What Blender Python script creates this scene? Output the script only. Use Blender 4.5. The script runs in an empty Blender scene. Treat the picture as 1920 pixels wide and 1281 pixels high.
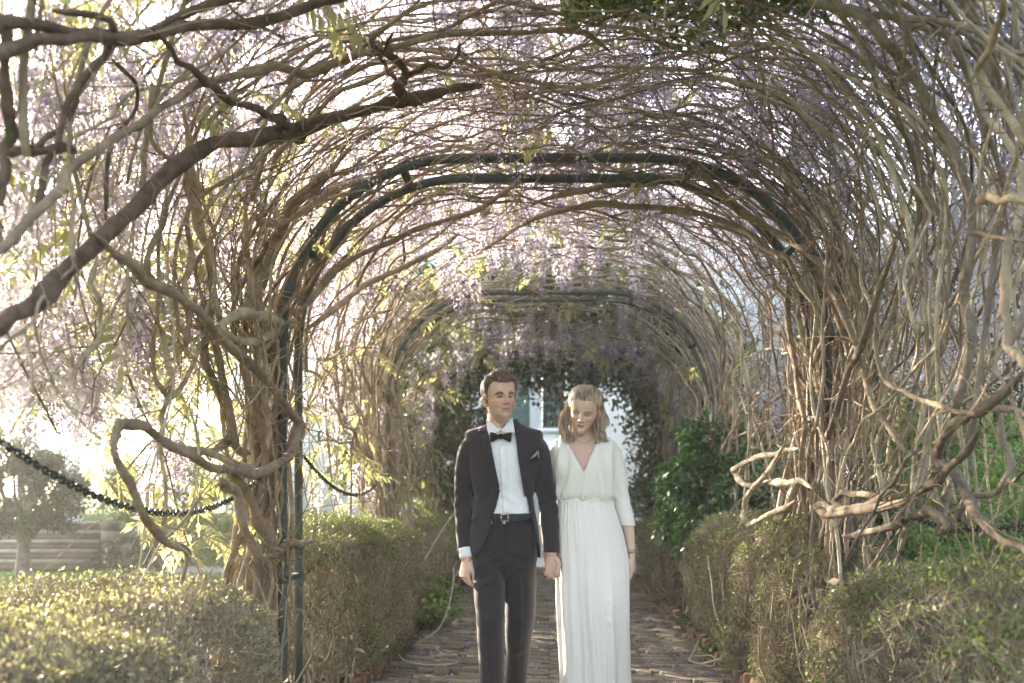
import bpy, math, random
import numpy as np
from mathutils import Vector, Matrix, noise as mnoise
from mathutils.bvhtree import BVHTree

# ---------------------------------------------------------------- camera, sky, sun, exposure
scene = bpy.context.scene
col = scene.collection
FPX, VPX, VPY = 1867.0, 1020.0, 925.0          # focal length and vanishing point of the tunnel, in photo pixels
CAM = np.array([-0.06, 0.0, 1.22])
cam_data = bpy.data.cameras.new('camera')
cam = bpy.data.objects.new('camera', cam_data); col.objects.link(cam)
cam.location = CAM; cam.rotation_euler = (math.pi/2, 0, 0)
cam_data.sensor_width = 36.0; cam_data.lens = 36.0*FPX/1920
cam_data.shift_x = -(VPX-960)/1920; cam_data.shift_y = (VPY-640.5)/1920
cam_data.clip_start = 0.05; cam_data.clip_end = 500
cam_data.dof.use_dof = True; cam_data.dof.focus_distance = 4.98; cam_data.dof.aperture_fstop = 2.2
scene.camera = cam

SUN_DIR = Vector((-0.66, 0.68, 0.32)).normalized()   # towards the sun: behind and to the left
world = bpy.data.worlds.new('World'); scene.world = world; world.use_nodes = True
wn = world.node_tree
sky = wn.nodes.new('ShaderNodeTexSky'); sky.sky_type = 'NISHITA'; sky.sun_disc = False
sky.sun_elevation = math.asin(SUN_DIR.z); sky.sun_rotation = math.atan2(SUN_DIR.x, SUN_DIR.y)
sky.air_density = 1.0; sky.dust_density = 3.0; sky.ozone_density = 1.0
bg = wn.nodes['Background']; bg.inputs[1].default_value = 0.15
hs = wn.nodes.new('ShaderNodeHueSaturation'); hs.inputs['Saturation'].default_value = 0.6   # less blue, for a neutral white balance
wn.links.new(sky.outputs[0], hs.inputs['Color']); wn.links.new(hs.outputs[0], bg.inputs[0])
sd = bpy.data.lights.new('sun', 'SUN'); sd.energy = 5.0; sd.angle = math.radians(0.6); sd.color = (1.0, 0.86, 0.66)
sun = bpy.data.objects.new('sun', sd); col.objects.link(sun)
sun.rotation_euler = (-SUN_DIR).to_track_quat('-Z', 'Y').to_euler()
vs = scene.view_settings
vs.view_transform = 'Standard'; vs.look = 'None'; vs.gamma = 1.0; vs.use_curve_mapping = False
vs.exposure = 2.8
scene.cycles.max_bounces = 6; scene.cycles.transparent_max_bounces = 8
scene.cycles.diffuse_bounces = 4; scene.cycles.glossy_bounces = 2; scene.cycles.transmission_bounces = 4
scene.cycles.use_adaptive_sampling = True; scene.cycles.adaptive_threshold = 0.025
scene.cycles.caustics_reflective = False; scene.cycles.caustics_refractive = False
scene.cycles.use_denoising = True

# ---------------------------------------------------------------- helpers
rng = np.random.default_rng(11)
random.seed(11)
U = lambda a, b, n=None: rng.uniform(a, b, n)
N = lambda m, s, n=None: rng.normal(m, s, n)

def at(px, py, Y):
    return np.array([CAM[0]+(px-VPX)*Y/FPX, Y, CAM[2]-(py-VPY)*Y/FPX])

def tag(o, label=None, cat=None, group=None, kind=None):
    if label: o['label'] = label
    if cat: o['category'] = cat
    if group: o['group'] = group
    if kind: o['kind'] = kind
    return o

def empty(name, loc=(0, 0, 0), label=None, cat=None, group=None):
    o = bpy.data.objects.new(name, None); col.objects.link(o)
    o.location = loc; o.empty_display_size = 0.1
    return tag(o, label, cat, group)

def mesh_data(name, V, F, mat=None, smooth=True):
    me = bpy.data.meshes.new(name)
    V = np.asarray(V, dtype=np.float32)
    if isinstance(F, np.ndarray):
        k = F.shape[1]; n = len(F)
        me.vertices.add(len(V)); me.vertices.foreach_set('co', V.ravel())
        me.loops.add(n*k); me.loops.foreach_set('vertex_index', F.astype(np.int32).ravel())
        me.polygons.add(n)
        me.polygons.foreach_set('loop_start', np.arange(0, n*k, k, dtype=np.int32))
        me.polygons.foreach_set('loop_total', np.full(n, k, dtype=np.int32))
        me.update(calc_edges=True)
    else:
        me.from_pydata([tuple(map(float, v)) for v in V], [], [tuple(int(i) for i in f) for f in F])
    if smooth:
        me.polygons.foreach_set('use_smooth', np.ones(len(me.polygons), dtype=bool))
    if mat is not None:
        for m in (mat if isinstance(mat, (list, tuple)) else [mat]): me.materials.append(m)
    me.update()
    return me

def put(name, me, parent=None, loc=(0, 0, 0), rot=(0, 0, 0), scl=(1, 1, 1), kind=None):
    o = bpy.data.objects.new(name, me); col.objects.link(o)
    o.location = loc; o.rotation_euler = rot; o.scale = scl if hasattr(scl, '__len__') else (scl,)*3
    if parent is not None: o.parent = parent
    if kind: o['kind'] = kind
    return o

def obj(name, V, F, mat, parent=None, smooth=True, kind=None):
    """world-space vertices; re-expressed in the parent's frame"""
    V = np.asarray(V, float)
    if parent is not None:
        off = np.array(parent.location)
        p = parent.parent
        while p is not None:
            off = off+np.array(p.location); p = p.parent
        V = V-off
    return put(name, mesh_data(name, V, F, mat, smooth), parent, kind=kind)

class Bag:
    """collects vertices and uniform quads"""
    def __init__(s): s.V = []; s.F = []; s.n = 0
    def add(s, V, F):
        s.V.append(np.asarray(V, float)); s.F.append(np.asarray(F)+s.n); s.n += len(V)
    def get(s): return np.concatenate(s.V), np.concatenate(s.F)

def spline(P, k=6):
    """Catmull-Rom through the rows of P (any number of columns)"""
    P = np.asarray(P, float)
    Q = np.vstack([2*P[0]-P[1], P, 2*P[-1]-P[-2]])
    out = []
    for i in range(1, len(Q)-2):
        t = np.linspace(0, 1, k, endpoint=False)[:, None]
        p0, p1, p2, p3 = Q[i-1], Q[i], Q[i+1], Q[i+2]
        out.append(0.5*((2*p1)+(-p0+p2)*t+(2*p0-5*p1+4*p2-p3)*t**2+(-p0+3*p1-3*p2+p3)*t**3))
    out.append(P[-1:])
    return np.vstack(out)

def tube(P, R, n=6, twist=0.0, cap=True):
    P = np.asarray(P, float); m = len(P)
    R = np.broadcast_to(np.asarray(R, float), (m,)).copy()
    if cap:
        T0 = P[0]-P[1]; T0 /= np.linalg.norm(T0)+1e-9
        T1 = P[-1]-P[-2]; T1 /= np.linalg.norm(T1)+1e-9
        P = np.vstack([P[0]+T0*R[0]*0.3, P, P[-1]+T1*R[-1]*0.3]); R = np.concatenate([[R[0]*0.02], R, [R[-1]*0.02]]); m += 2
    T = np.gradient(P, axis=0); T /= np.linalg.norm(T, axis=1)[:, None]+1e-9
    u = np.cross(T[0], [0.3, 0.5, 0.8]); u /= np.linalg.norm(u)+1e-9
    a = np.arange(n)*2*np.pi/n; ca, sa = np.cos(a), np.sin(a)
    V = np.empty((m, n, 3))
    for i in range(m):
        u = u-T[i]*np.dot(u, T[i]); u /= np.linalg.norm(u)+1e-9
        w = np.cross(T[i], u)
        V[i] = P[i]+R[i]*(ca[:, None]*u+sa[:, None]*w)
    i, j = np.meshgrid(np.arange(m-1), np.arange(n), indexing='ij')
    j2 = (j+1) % n
    F = np.stack([i*n+j, i*n+j2, (i+1)*n+j2, (i+1)*n+j], -1).reshape(-1, 4)
    return V.reshape(-1, 3), F

def box_v(x0, x1, y0, y1, z0, z1):
    V = np.array([[x, y, z] for z in (z0, z1) for y in (y0, y1) for x in (x0, x1)], float)
    F = np.array([[0, 2, 3, 1], [4, 5, 7, 6], [0, 1, 5, 4], [2, 6, 7, 3], [0, 4, 6, 2], [1, 3, 7, 5]])
    return V, F

def rot_xyz(V, rx=0, ry=0, rz=0):
    M = np.array(Matrix.Rotation(rz, 3, 'Z') @ Matrix.Rotation(ry, 3, 'Y') @ Matrix.Rotation(rx, 3, 'X'))
    return np.asarray(V) @ M.T

def leaf_quads(C, D, Nn, L, W):
    """many leaf blades: centre C, direction D, normal Nn, length L, width W -> bent diamond of two quads (6 vertices)"""
    D = D/(np.linalg.norm(D, axis=1)[:, None]+1e-9)
    S = np.cross(D, Nn); S /= np.linalg.norm(S, axis=1)[:, None]+1e-9
    Nv = np.cross(S, D)
    L = np.broadcast_to(L, (len(C),))[:, None]; W = np.broadcast_to(W, (len(C),))[:, None]
    b = C-D*L*0.5; t = C+D*L*0.5-Nv*L*0.12
    m = C+Nv*L*0.04
    l = C-D*L*0.05-S*W*0.5+Nv*W*0.16; r = C-D*L*0.05+S*W*0.5+Nv*W*0.16
    V = np.stack([b, l, t, r, m], 1).reshape(-1, 3)
    k = np.arange(len(C))[:, None]*5
    F = np.concatenate([k+np.array([[0, 4, 2, 1]]), k+np.array([[0, 3, 2, 4]])], 0)
    return V, F

def rand_dirs(n):
    v = rng.normal(size=(n, 3)); return v/np.linalg.norm(v, axis=1)[:, None]

# ---------------------------------------------------------------- materials
def new_mat(name):
    m = bpy.data.materials.new(name); m.use_nodes = True
    nt = m.node_tree; b = nt.nodes['Principled BSDF']
    return m, nt, b

def lin(c): return tuple(c)+(1.0,)

def surf(name, c1, c2, scale=6.0, rough=0.85, bump=0.0, bscale=None, c3=None, c3_lo=0.55, c3_scale=2.0, spec=0.3, metal=0.0,
         island=0.0, coords='Object', stretch=None, detail=5.0, sheen=0.0, obj_rand=0.0):
    m, nt, b = new_mat(name); n, l = nt.nodes, nt.links
    tc = n.new('ShaderNodeTexCoord'); src = tc.outputs[coords]
    if coords == 'World':
        pass
    if stretch:
        mp = n.new('ShaderNodeMapping'); mp.inputs['Scale'].default_value = stretch
        l.new(src, mp.inputs[0]); src = mp.outputs[0]
    nz = n.new('ShaderNodeTexNoise'); nz.inputs['Scale'].default_value = scale; nz.inputs['Detail'].default_value = detail
    nz.inputs['Roughness'].default_value = 0.65
    l.new(src, nz.inputs['Vector'])
    cr = n.new('ShaderNodeValToRGB'); cr.color_ramp.elements[0].position = 0.32; cr.color_ramp.elements[1].position = 0.68
    cr.color_ramp.elements[0].color = lin(c1); cr.color_ramp.elements[1].color = lin(c2)
    l.new(nz.outputs[0], cr.inputs[0]); out = cr.outputs[0]
    if c3 is not None:
        n3 = n.new('ShaderNodeTexNoise'); n3.inputs['Scale'].default_value = c3_scale; n3.inputs['Detail'].default_value = 6
        l.new(src, n3.inputs['Vector'])
        r3 = n.new('ShaderNodeValToRGB'); r3.color_ramp.elements[0].position = c3_lo; r3.color_ramp.elements[1].position = c3_lo+0.08
        l.new(n3.outputs[0], r3.inputs[0])
        mx = n.new('ShaderNodeMix'); mx.data_type = 'RGBA'
        l.new(r3.outputs[0], mx.inputs['Factor']); l.new(out, mx.inputs['A']); mx.inputs['B'].default_value = lin(c3)
        out = mx.outputs['Result']
    if island or obj_rand:
        hs = n.new('ShaderNodeHueSaturation'); 
        if island:
            g = n.new('ShaderNodeNewGeometry'); rv = g.outputs['Random Per Island']; amt = island
        else:
            g = n.new('ShaderNodeObjectInfo'); rv = g.outputs['Random']; amt = obj_rand
        mr = n.new('ShaderNodeMapRange'); mr.inputs['To Min'].default_value = 1-amt; mr.inputs['To Max'].default_value = 1+amt
        l.new(rv, mr.inputs['Value']); l.new(mr.outputs[0], hs.inputs['Value'])
        mh = n.new('ShaderNodeMapRange'); mh.inputs['To Min'].default_value = 0.5-0.04*amt; mh.inputs['To Max'].default_value = 0.5+0.04*amt
        l.new(rv, mh.inputs['Value']); l.new(mh.outputs[0], hs.inputs['Hue'])
        l.new(out, hs.inputs['Color']); out = hs.outputs[0]
    l.new(out, b.inputs['Base Color'])
    b.inputs['Roughness'].default_value = rough; b.inputs['Specular IOR Level'].default_value = spec
    b.inputs['Metallic'].default_value = metal
    if sheen: b.inputs['Sheen Weight'].default_value = sheen
    if bump:
        nb = n.new('ShaderNodeTexNoise'); nb.inputs['Scale'].default_value = bscale or scale*3; nb.inputs['Detail'].default_value = 6
        l.new(src, nb.inputs['Vector'])
        bp = n.new('ShaderNodeBump'); bp.inputs['Strength'].default_value = bump; bp.inputs['Distance'].default_value = 0.01
        l.new(nb.outputs[0], bp.inputs['Height']); l.new(bp.outputs[0], b.inputs['Normal'])
    return m

def leafy(name, c1, c2, trans=0.5, rough=0.5, tint=(1.0, 1.0, 0.6), spec=0.35, objrand=0.0):
    """thin leaf or petal: reflects and lets light through, tone differs leaf by leaf"""
    m, nt, b = new_mat(name); n, l = nt.nodes, nt.links
    g = n.new('ShaderNodeNewGeometry')
    cr = n.new('ShaderNodeValToRGB'); cr.color_ramp.elements[0].color = lin(c1); cr.color_ramp.elements[1].color = lin(c2)
    rv = g.outputs['Random Per Island']
    if objrand:
        oi = n.new('ShaderNodeObjectInfo'); mx = n.new('ShaderNodeMix'); mx.inputs['Factor'].default_value = objrand
        l.new(rv, mx.inputs['A']); l.new(oi.outputs['Random'], mx.inputs['B']); rv = mx.outputs['Result']
    l.new(rv, cr.inputs[0])
    l.new(cr.outputs[0], b.inputs['Base Color']); b.inputs['Roughness'].default_value = rough
    b.inputs['Specular IOR Level'].default_value = spec
    t = n.new('ShaderNodeBsdfTranslucent')
    mt = n.new('ShaderNodeMix'); mt.data_type = 'RGBA'; mt.blend_type = 'MULTIPLY'; mt.inputs['Factor'].default_value = 1.0
    l.new(cr.outputs[0], mt.inputs['A']); mt.inputs['B'].default_value = lin(tint)
    l.new(mt.outputs['Result'], t.inputs['Color'])
    ms = n.new('ShaderNodeMixShader'); ms.inputs[0].default_value = trans
    l.new(b.outputs[0], ms.inputs[1]); l.new(t.outputs[0], ms.inputs[2])
    l.new(ms.outputs[0], n['Material Output'].inputs['Surface'])
    return m

MAT = {}
MAT['bark'] = surf('vine_bark', (0.15, 0.115, 0.08), (0.37, 0.295, 0.21), scale=9, rough=0.9, bump=1.0, bscale=60, obj_rand=0.35)  # warmth of the sun on the left stems is put into this bark
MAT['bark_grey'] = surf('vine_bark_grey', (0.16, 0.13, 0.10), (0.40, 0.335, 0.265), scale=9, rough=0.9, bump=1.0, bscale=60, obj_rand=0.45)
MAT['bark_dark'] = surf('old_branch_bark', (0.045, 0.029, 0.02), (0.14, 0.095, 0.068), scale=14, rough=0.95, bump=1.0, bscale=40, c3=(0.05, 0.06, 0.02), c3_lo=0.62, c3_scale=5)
MAT['bark_dimmed'] = surf('dimmed_vine_bark', (0.07, 0.055, 0.042), (0.20, 0.16, 0.12), scale=11, rough=0.95, bump=1.0, bscale=60)  # bark darkened in colour so loops in direct sun stay below white
MAT['twig'] = surf('twig_bark', (0.13, 0.09, 0.06), (0.33, 0.24, 0.16), scale=5, rough=0.9, island=0.4)
MAT['metal'] = surf('green_arch_paint', (0.028, 0.042, 0.037), (0.055, 0.075, 0.066), scale=12, rough=0.55, bump=0.25, bscale=60, c3=(0.11, 0.035, 0.022), c3_lo=0.60, c3_scale=11, spec=0.4)
MAT['chain'] = surf('chain_iron', (0.012, 0.02, 0.02), (0.03, 0.04, 0.04), scale=30, rough=0.32, spec=0.6, metal=0.3)
MAT['petal'] = leafy('wisteria_petal', (0.43, 0.395, 0.48), (0.74, 0.705, 0.725), trans=0.6, rough=0.7, tint=(1.0, 0.96, 0.95), spec=0.1, objrand=0.35)
MAT['bud'] = leafy('wisteria_bud', (0.22, 0.18, 0.34), (0.42, 0.38, 0.52), trans=0.4, rough=0.7, tint=(1, 0.95, 1), spec=0.1, objrand=0.3)
MAT['wleaf'] = leafy('wisteria_leaf', (0.22, 0.25, 0.09), (0.46, 0.455, 0.27), trans=0.6, rough=0.5, tint=(1.0, 0.97, 0.68), objrand=0.4)
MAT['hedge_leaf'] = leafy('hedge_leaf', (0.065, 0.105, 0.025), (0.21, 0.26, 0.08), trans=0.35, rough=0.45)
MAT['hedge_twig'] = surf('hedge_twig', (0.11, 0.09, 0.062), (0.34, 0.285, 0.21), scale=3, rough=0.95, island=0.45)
MAT['pale_hedge_leaf'] = leafy('pale_hedge_leaf', (0.12, 0.14, 0.055), (0.42, 0.40, 0.26), trans=0.45, rough=0.4, tint=(1, 0.97, 0.65))  # pale new growth, brightened in colour to stand for sun on the hedge
MAT['climber'] = leafy('climber_leaf', (0.03, 0.045, 0.02), (0.085, 0.12, 0.045), trans=0.25, rough=0.4)
MAT['shrub'] = leafy('shrub_leaf', (0.03, 0.085, 0.025), (0.08, 0.17, 0.05), trans=0.25, rough=0.28, tint=(0.9, 1, 0.4), spec=0.6)
MAT['shrub_light'] = leafy('light_shrub_leaf', (0.08, 0.15, 0.03), (0.20, 0.28, 0.08), trans=0.4, rough=0.4, tint=(1, 1, 0.5))
MAT['topiary'] = leafy('topiary_leaf', (0.03, 0.055, 0.025), (0.085, 0.125, 0.055), trans=0.15, rough=0.4)
MAT['conifer'] = leafy('conifer_leaf', (0.03, 0.055, 0.03), (0.07, 0.11, 0.06), trans=0.2, rough=0.6)
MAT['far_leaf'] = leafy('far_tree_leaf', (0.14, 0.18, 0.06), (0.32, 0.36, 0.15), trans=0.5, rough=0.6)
MAT['trunk'] = surf('tree_trunk_bark', (0.10, 0.08, 0.06), (0.24, 0.20, 0.16), scale=10, rough=0.95, bump=0.8, bscale=30)
MAT['soil'] = surf('soil', (0.035, 0.024, 0.016), (0.11, 0.08, 0.055), scale=3, rough=1.0, bump=0.8, bscale=25, c3=(0.05, 0.07, 0.02), c3_lo=0.62, c3_scale=1.5)
MAT['lawn'] = surf('lawn_soil', (0.06, 0.11, 0.025), (0.12, 0.19, 0.05), scale=2.5, rough=1.0, bump=0.5, bscale=60)
MAT['grass'] = leafy('grass_blade', (0.06, 0.13, 0.025), (0.16, 0.26, 0.06), trans=0.4, rough=0.5)
MAT['brick'] = surf('path_brick', (0.09, 0.072, 0.052), (0.235, 0.20, 0.15), scale=7, rough=0.8, bump=0.7, bscale=40, c3=(0.07, 0.08, 0.03), c3_lo=0.60, c3_scale=5, obj_rand=0.4, spec=0.4)
MAT['brick_far'] = surf('far_path_brick', (0.09, 0.072, 0.052), (0.235, 0.20, 0.15), scale=7, rough=0.8, bump=0.7, bscale=40, c3=(0.07, 0.08, 0.03), c3_lo=0.60, c3_scale=5, island=0.35, spec=0.4)
MAT['edge_brick'] = surf('edging_brick', (0.11, 0.05, 0.033), (0.25, 0.135, 0.09), scale=9, rough=0.9, bump=0.8, bscale=40, c3=(0.07, 0.07, 0.03), c3_lo=0.57, c3_scale=6, obj_rand=0.35)
MAT['stone'] = surf('pale_stone', (0.26, 0.23, 0.19), (0.46, 0.42, 0.36), scale=4, rough=0.9, bump=0.5, bscale=30)
MAT['render_wall'] = surf('grey_garden_wall', (0.16, 0.135, 0.11), (0.28, 0.24, 0.20), scale=2, rough=0.95, bump=0.4, bscale=30)
MAT['white_wall'] = surf('white_house_render', (0.70, 0.71, 0.70), (0.80, 0.80, 0.78), scale=3, rough=0.85, bump=0.2, bscale=40)
MAT['shutter'] = surf('green_shutter_paint', (0.09, 0.17, 0.15), (0.14, 0.23, 0.20), scale=6, rough=0.5)
MAT['glass'] = surf('window_glass', (0.015, 0.017, 0.018), (0.04, 0.042, 0.04), scale=2, rough=0.08, spec=0.7)
MAT['paving'] = surf('pale_paving', (0.36, 0.34, 0.31), (0.50, 0.48, 0.44), scale=3, rough=0.9, bump=0.3, bscale=30)
# ================================================================ ground, path
def grid_sheet(x0, x1, y0, y1, nx, ny, zf):
    xs, ys = np.linspace(x0, x1, nx), np.linspace(y0, y1, ny)
    X, Y = np.meshgrid(xs, ys, indexing='ij'); Z = zf(X, Y)
    V = np.stack([X, Y, Z], -1).reshape(-1, 3)
    i, j = np.meshgrid(np.arange(nx-1), np.arange(ny-1), indexing='ij')
    F = np.stack([i*ny+j, (i+1)*ny+j, (i+1)*ny+j+1, i*ny+j+1], -1).reshape(-1, 4)
    return V, F

def wob(X, Y, a, s, seed=0.0):
    return a*(np.sin(X*s*1.3+seed)*np.cos(Y*s+seed*2)+0.5*np.sin(X*s*2.7+Y*s*2.1+seed))

tag(obj('ground', *grid_sheet(-250, 250, -30, 400, 60, 60, lambda X, Y: 0*X-0.03), MAT['lawn']), kind='structure')
tag(obj('soil_bed', *grid_sheet(-3.2, 3.2, -2, 14.6, 50, 120, lambda X, Y: wob(X, Y, 0.012, 5)-0.008), MAT['soil']), kind='structure')
path = tag(obj('path', *grid_sheet(-1.2, 1.2, -1.5, 14.5, 24, 120, lambda X, Y: wob(X, Y, 0.003, 9)+0.012), MAT['soil']), kind='structure')

def brick_mesh(name, L, W, H, mat, seed):
    r = np.random.default_rng(seed)
    c = 0.007
    V = []
    for (z, ins) in ((-H, 0.0), (-c*0.8, 0.0), (0.0, c)):
        for (sx, sy) in ((-1, -1), (1, -1), (1, 1), (-1, 1)):
            V.append([sx*(L/2-ins)+r.normal(0, 0.004), sy*(W/2-ins)+r.normal(0, 0.003), z+(r.normal(0, 0.0025) if z == 0 else 0)])
    F = []
    for k in (0, 4):
        for j in range(4):
            j2 = (j+1) % 4
            F.append([k+j, k+j2, k+4+j2, k+4+j])
    F.append([8, 9, 10, 11]); F.append([3, 2, 1, 0])
    return mesh_data(name, V, np.array(F), mat, smooth=False)

B_L, B_W = 0.225, 0.108
brick_meshes = [brick_mesh('brick', B_L-0.009, B_W-0.009, 0.06, MAT['brick'], 40+i) for i in range(6)]
def path_layout():
    out = []
    y = -1.3; row = 0
    while y < 14.35:
        off = (row % 2)*0.5*B_L+U(-0.02, 0.02)
        x = -1.14+off*0.5
        while x < 1.13:
            turn = rng.random() < 0.06
            out.append((x+B_L/2, y+B_W/2, turn)); x += B_L
        y += B_W; row += 1
    return out
lay = path_layout()
seen = [b for b in lay if b[1] > 6.15]
near = sorted(seen, key=lambda b: b[1])[:300]
near_set = set(near); far_bag = Bag()
for b in lay:
    dz = 0.026+wob(np.array(b[0]), np.array(b[1]), 0.006, 6)+N(0, 0.0035)
    rx, ry, rz = N(0, 0.016), N(0, 0.016), N(0, 0.02)+(math.pi/2 if b[2] else 0)
    if rng.random() < 0.02: continue
    if b in near_set:
        put('brick', brick_meshes[rng.integers(6)], path, (b[0], b[1], dz), (rx, ry, rz), (1 if not b[2] else 0.97, 1, 1))
    else:
        me = brick_meshes[rng.integers(6)]
        v = np.array([p.co for p in me.vertices]); f = np.array([list(p.vertices) for p in me.polygons])
        far_bag.add(rot_xyz(v, rx, ry, rz)+[b[0], b[1], dz], f)
obj('brick_paving', *far_bag.get(), MAT['brick_far'], path, smooth=False, kind='stuff')

edge_meshes = [brick_mesh('brick', 0.072, 0.10, 0.24, MAT['edge_brick'], 80+i) for i in range(4)]
for side, nm in ((-1, 'row of upright red bricks edging the path on the man\'s side'), (1, 'row of upright red bricks edging the path on the woman\'s side')):
    e = empty('brick_edging', (side*1.2, 5.0, 0), nm, 'edging', 'brick path edgings')
    y = 5.0
    while y < 14.3:
        put('brick', edge_meshes[rng.integers(4)], e, (N(0, 0.012), y-5.0, 0.10+N(0, 0.012)), (N(-0.12, 0.09), N(0, 0.08), N(0, 0.1)))
        y += U(0.10, 0.125)

# pale paving and the house at the end of the walk
tag(obj('paving', *grid_sheet(-6, 9, 14.4, 19.0, 8, 8, lambda X, Y: 0*X+0.004), MAT['paving']), kind='structure')
st = empty('path_step', (0, 14.5, 0), 'low pale stone step at the far end of the brick path', 'step')
for k, (x0, x1) in enumerate(((-1.3, -0.42), (-0.41, 0.45), (0.46, 1.3))):
    obj('stone', *box_v(x0, x1, 14.5, 14.95, 0, 0.13+0.004*k), MAT['stone'], st, smooth=False)

def quad_panel(name, x0, x1, y0, y1, z0, z1, mat, parent):
    return obj(name, *box_v(x0, x1, y0, y1, z0, z1), mat, parent, smooth=False)

def px_x(px, Y): return CAM[0]+(px-VPX)*Y/FPX
def px_z(py, Y): return CAM[2]-(py-VPY)*Y/FPX
HY = 19.0
house = empty('white_house', (0.5, HY, 0), 'white rendered house with green shutters at the end of the tunnel', 'house')
wx0, wx1 = px_x(1016, HY), px_x(1060, HY); wz0, wz1 = px_z(803, HY), px_z(660, HY)
quad_panel('wall', -6.0, wx0, HY, HY+0.3, 0, 6.5, MAT['white_wall'], house)
quad_panel('wall', wx1, 5.2, HY+0.002, HY+0.302, 0, 6.498, MAT['white_wall'], house)
quad_panel('wall', wx0, wx1, HY+0.004, HY+0.304, 0, wz0, MAT['white_wall'], house)
quad_panel('wall', wx0, wx1, HY+0.006, HY+0.306, wz1, 6.496, MAT['white_wall'], house)
quad_panel('roof', -6.4, 5.6, HY-0.5, HY+5, 6.51, 6.8, MAT['render_wall'], house)
quad_panel('side_wall', 4.9, 5.198, HY+0.31, HY+5, 0, 6.49, MAT['white_wall'], house)
win = quad_panel('window', wx0+0.01, wx1-0.01, HY+0.16, HY+0.2, wz0+0.01, wz1-0.01, MAT['shutter'], house)
pw = (wx1-wx0-0.02)
for i in range(2):
    for j in range(3):
        x0 = wx0+0.04+i*(pw/2-0.005); x1 = x0+pw/2-0.05
        z0 = wz0+0.05+j*(wz1-wz0-0.05)/3; z1 = z0+(wz1-wz0)/3-0.07
        quad_panel('pane', x0, x1, HY+0.145, HY+0.158, z0, z1, MAT['glass'], win)
quad_panel('window_sill', wx0-0.08, wx1+0.08, HY-0.07, HY+0.15, wz0-0.08, wz0-0.003, MAT['white_wall'], house)
for (a, b_) in ((957, 993), (1075, 1111)):
    x0, x1 = px_x(a, HY), px_x(b_, HY)
    sh = quad_panel('shutter', x0, x1, HY-0.05, HY-0.012, wz0-0.05, wz1+0.05, MAT['shutter'], house)
    for k in range(26):
        z = wz0+0.05+k*(wz1-wz0-0.1)/26
        V, F = box_v(-(x1-x0)/2+0.04, (x1-x0)/2-0.04, -0.006, 0.006, -0.02, 0.02)
        V = rot_xyz(V, 0.5)+[(x0+x1)/2, HY-0.058, z]
        obj('slat', V, F, MAT['shutter'], sh, smooth=False)
# ================================================================ metal arches
AW, AH, AR = 1.48, 2.07, 0.97                    # half width, height of the straight posts, corner radius (top at 3.04)
SEG = [AH, AR*math.pi/2, 2*(AW-AR), AR*math.pi/2, AH]
LTOT = sum(SEG)
def prof(s, off=0.0):
    """arc length along the hoop from the left foot -> x, z, shifted outwards by off"""
    s = np.asarray(s, float); off = np.broadcast_to(np.asarray(off, float), s.shape)
    b = np.cumsum([0]+SEG)
    x = np.empty_like(s); z = np.empty_like(s); nx = np.empty_like(s); nz = np.empty_like(s)
    m = s < b[1]; x[m] = -AW; z[m] = s[m]; nx[m] = -1; nz[m] = 0
    m = (s >= b[1]) & (s < b[2]); a = (s[m]-b[1])/AR
    x[m] = -AW+AR-AR*np.cos(a); z[m] = AH+AR*np.sin(a); nx[m] = -np.cos(a); nz[m] = np.sin(a)
    m = (s >= b[2]) & (s < b[3]); x[m] = -AW+AR+(s[m]-b[2]); z[m] = AH+AR; nx[m] = 0; nz[m] = 1
    m = (s >= b[3]) & (s < b[4]); a = (s[m]-b[3])/AR
    x[m] = AW-AR+AR*np.sin(a); z[m] = AH+AR*np.cos(a); nx[m] = np.sin(a); nz[m] = np.cos(a)
    m = s >= b[4]; x[m] = AW; z[m] = AH-(s[m]-b[4]); nx[m] = 1; nz[m] = 0
    return x+nx*off, z+nz*off

def hoop_part(s0, s1, y, w=0.030, h=0.040, n=24):
    s = np.linspace(s0, s1, n)
    xi, zi = prof(s, -h/2); xo, zo = prof(s, h/2)
    V = np.stack([np.stack([xi, 0*s+y-w/2, zi], -1), np.stack([xo, 0*s+y-w/2, zo], -1),
                  np.stack([xo, 0*s+y+w/2, zo], -1), np.stack([xi, 0*s+y+w/2, zi], -1)], 1).reshape(-1, 3)
    i, j = np.meshgrid(np.arange(n-1), np.arange(4), indexing='ij')
    F = np.stack([i*4+j, i*4+(j+1) % 4, (i+1)*4+(j+1) % 4, (i+1)*4+j], -1).reshape(-1, 4)
    F = np.vstack([F, [[3, 2, 1, 0]], [[4*n-4, 4*n-3, 4*n-2, 4*n-1]]])
    return V, F

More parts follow.
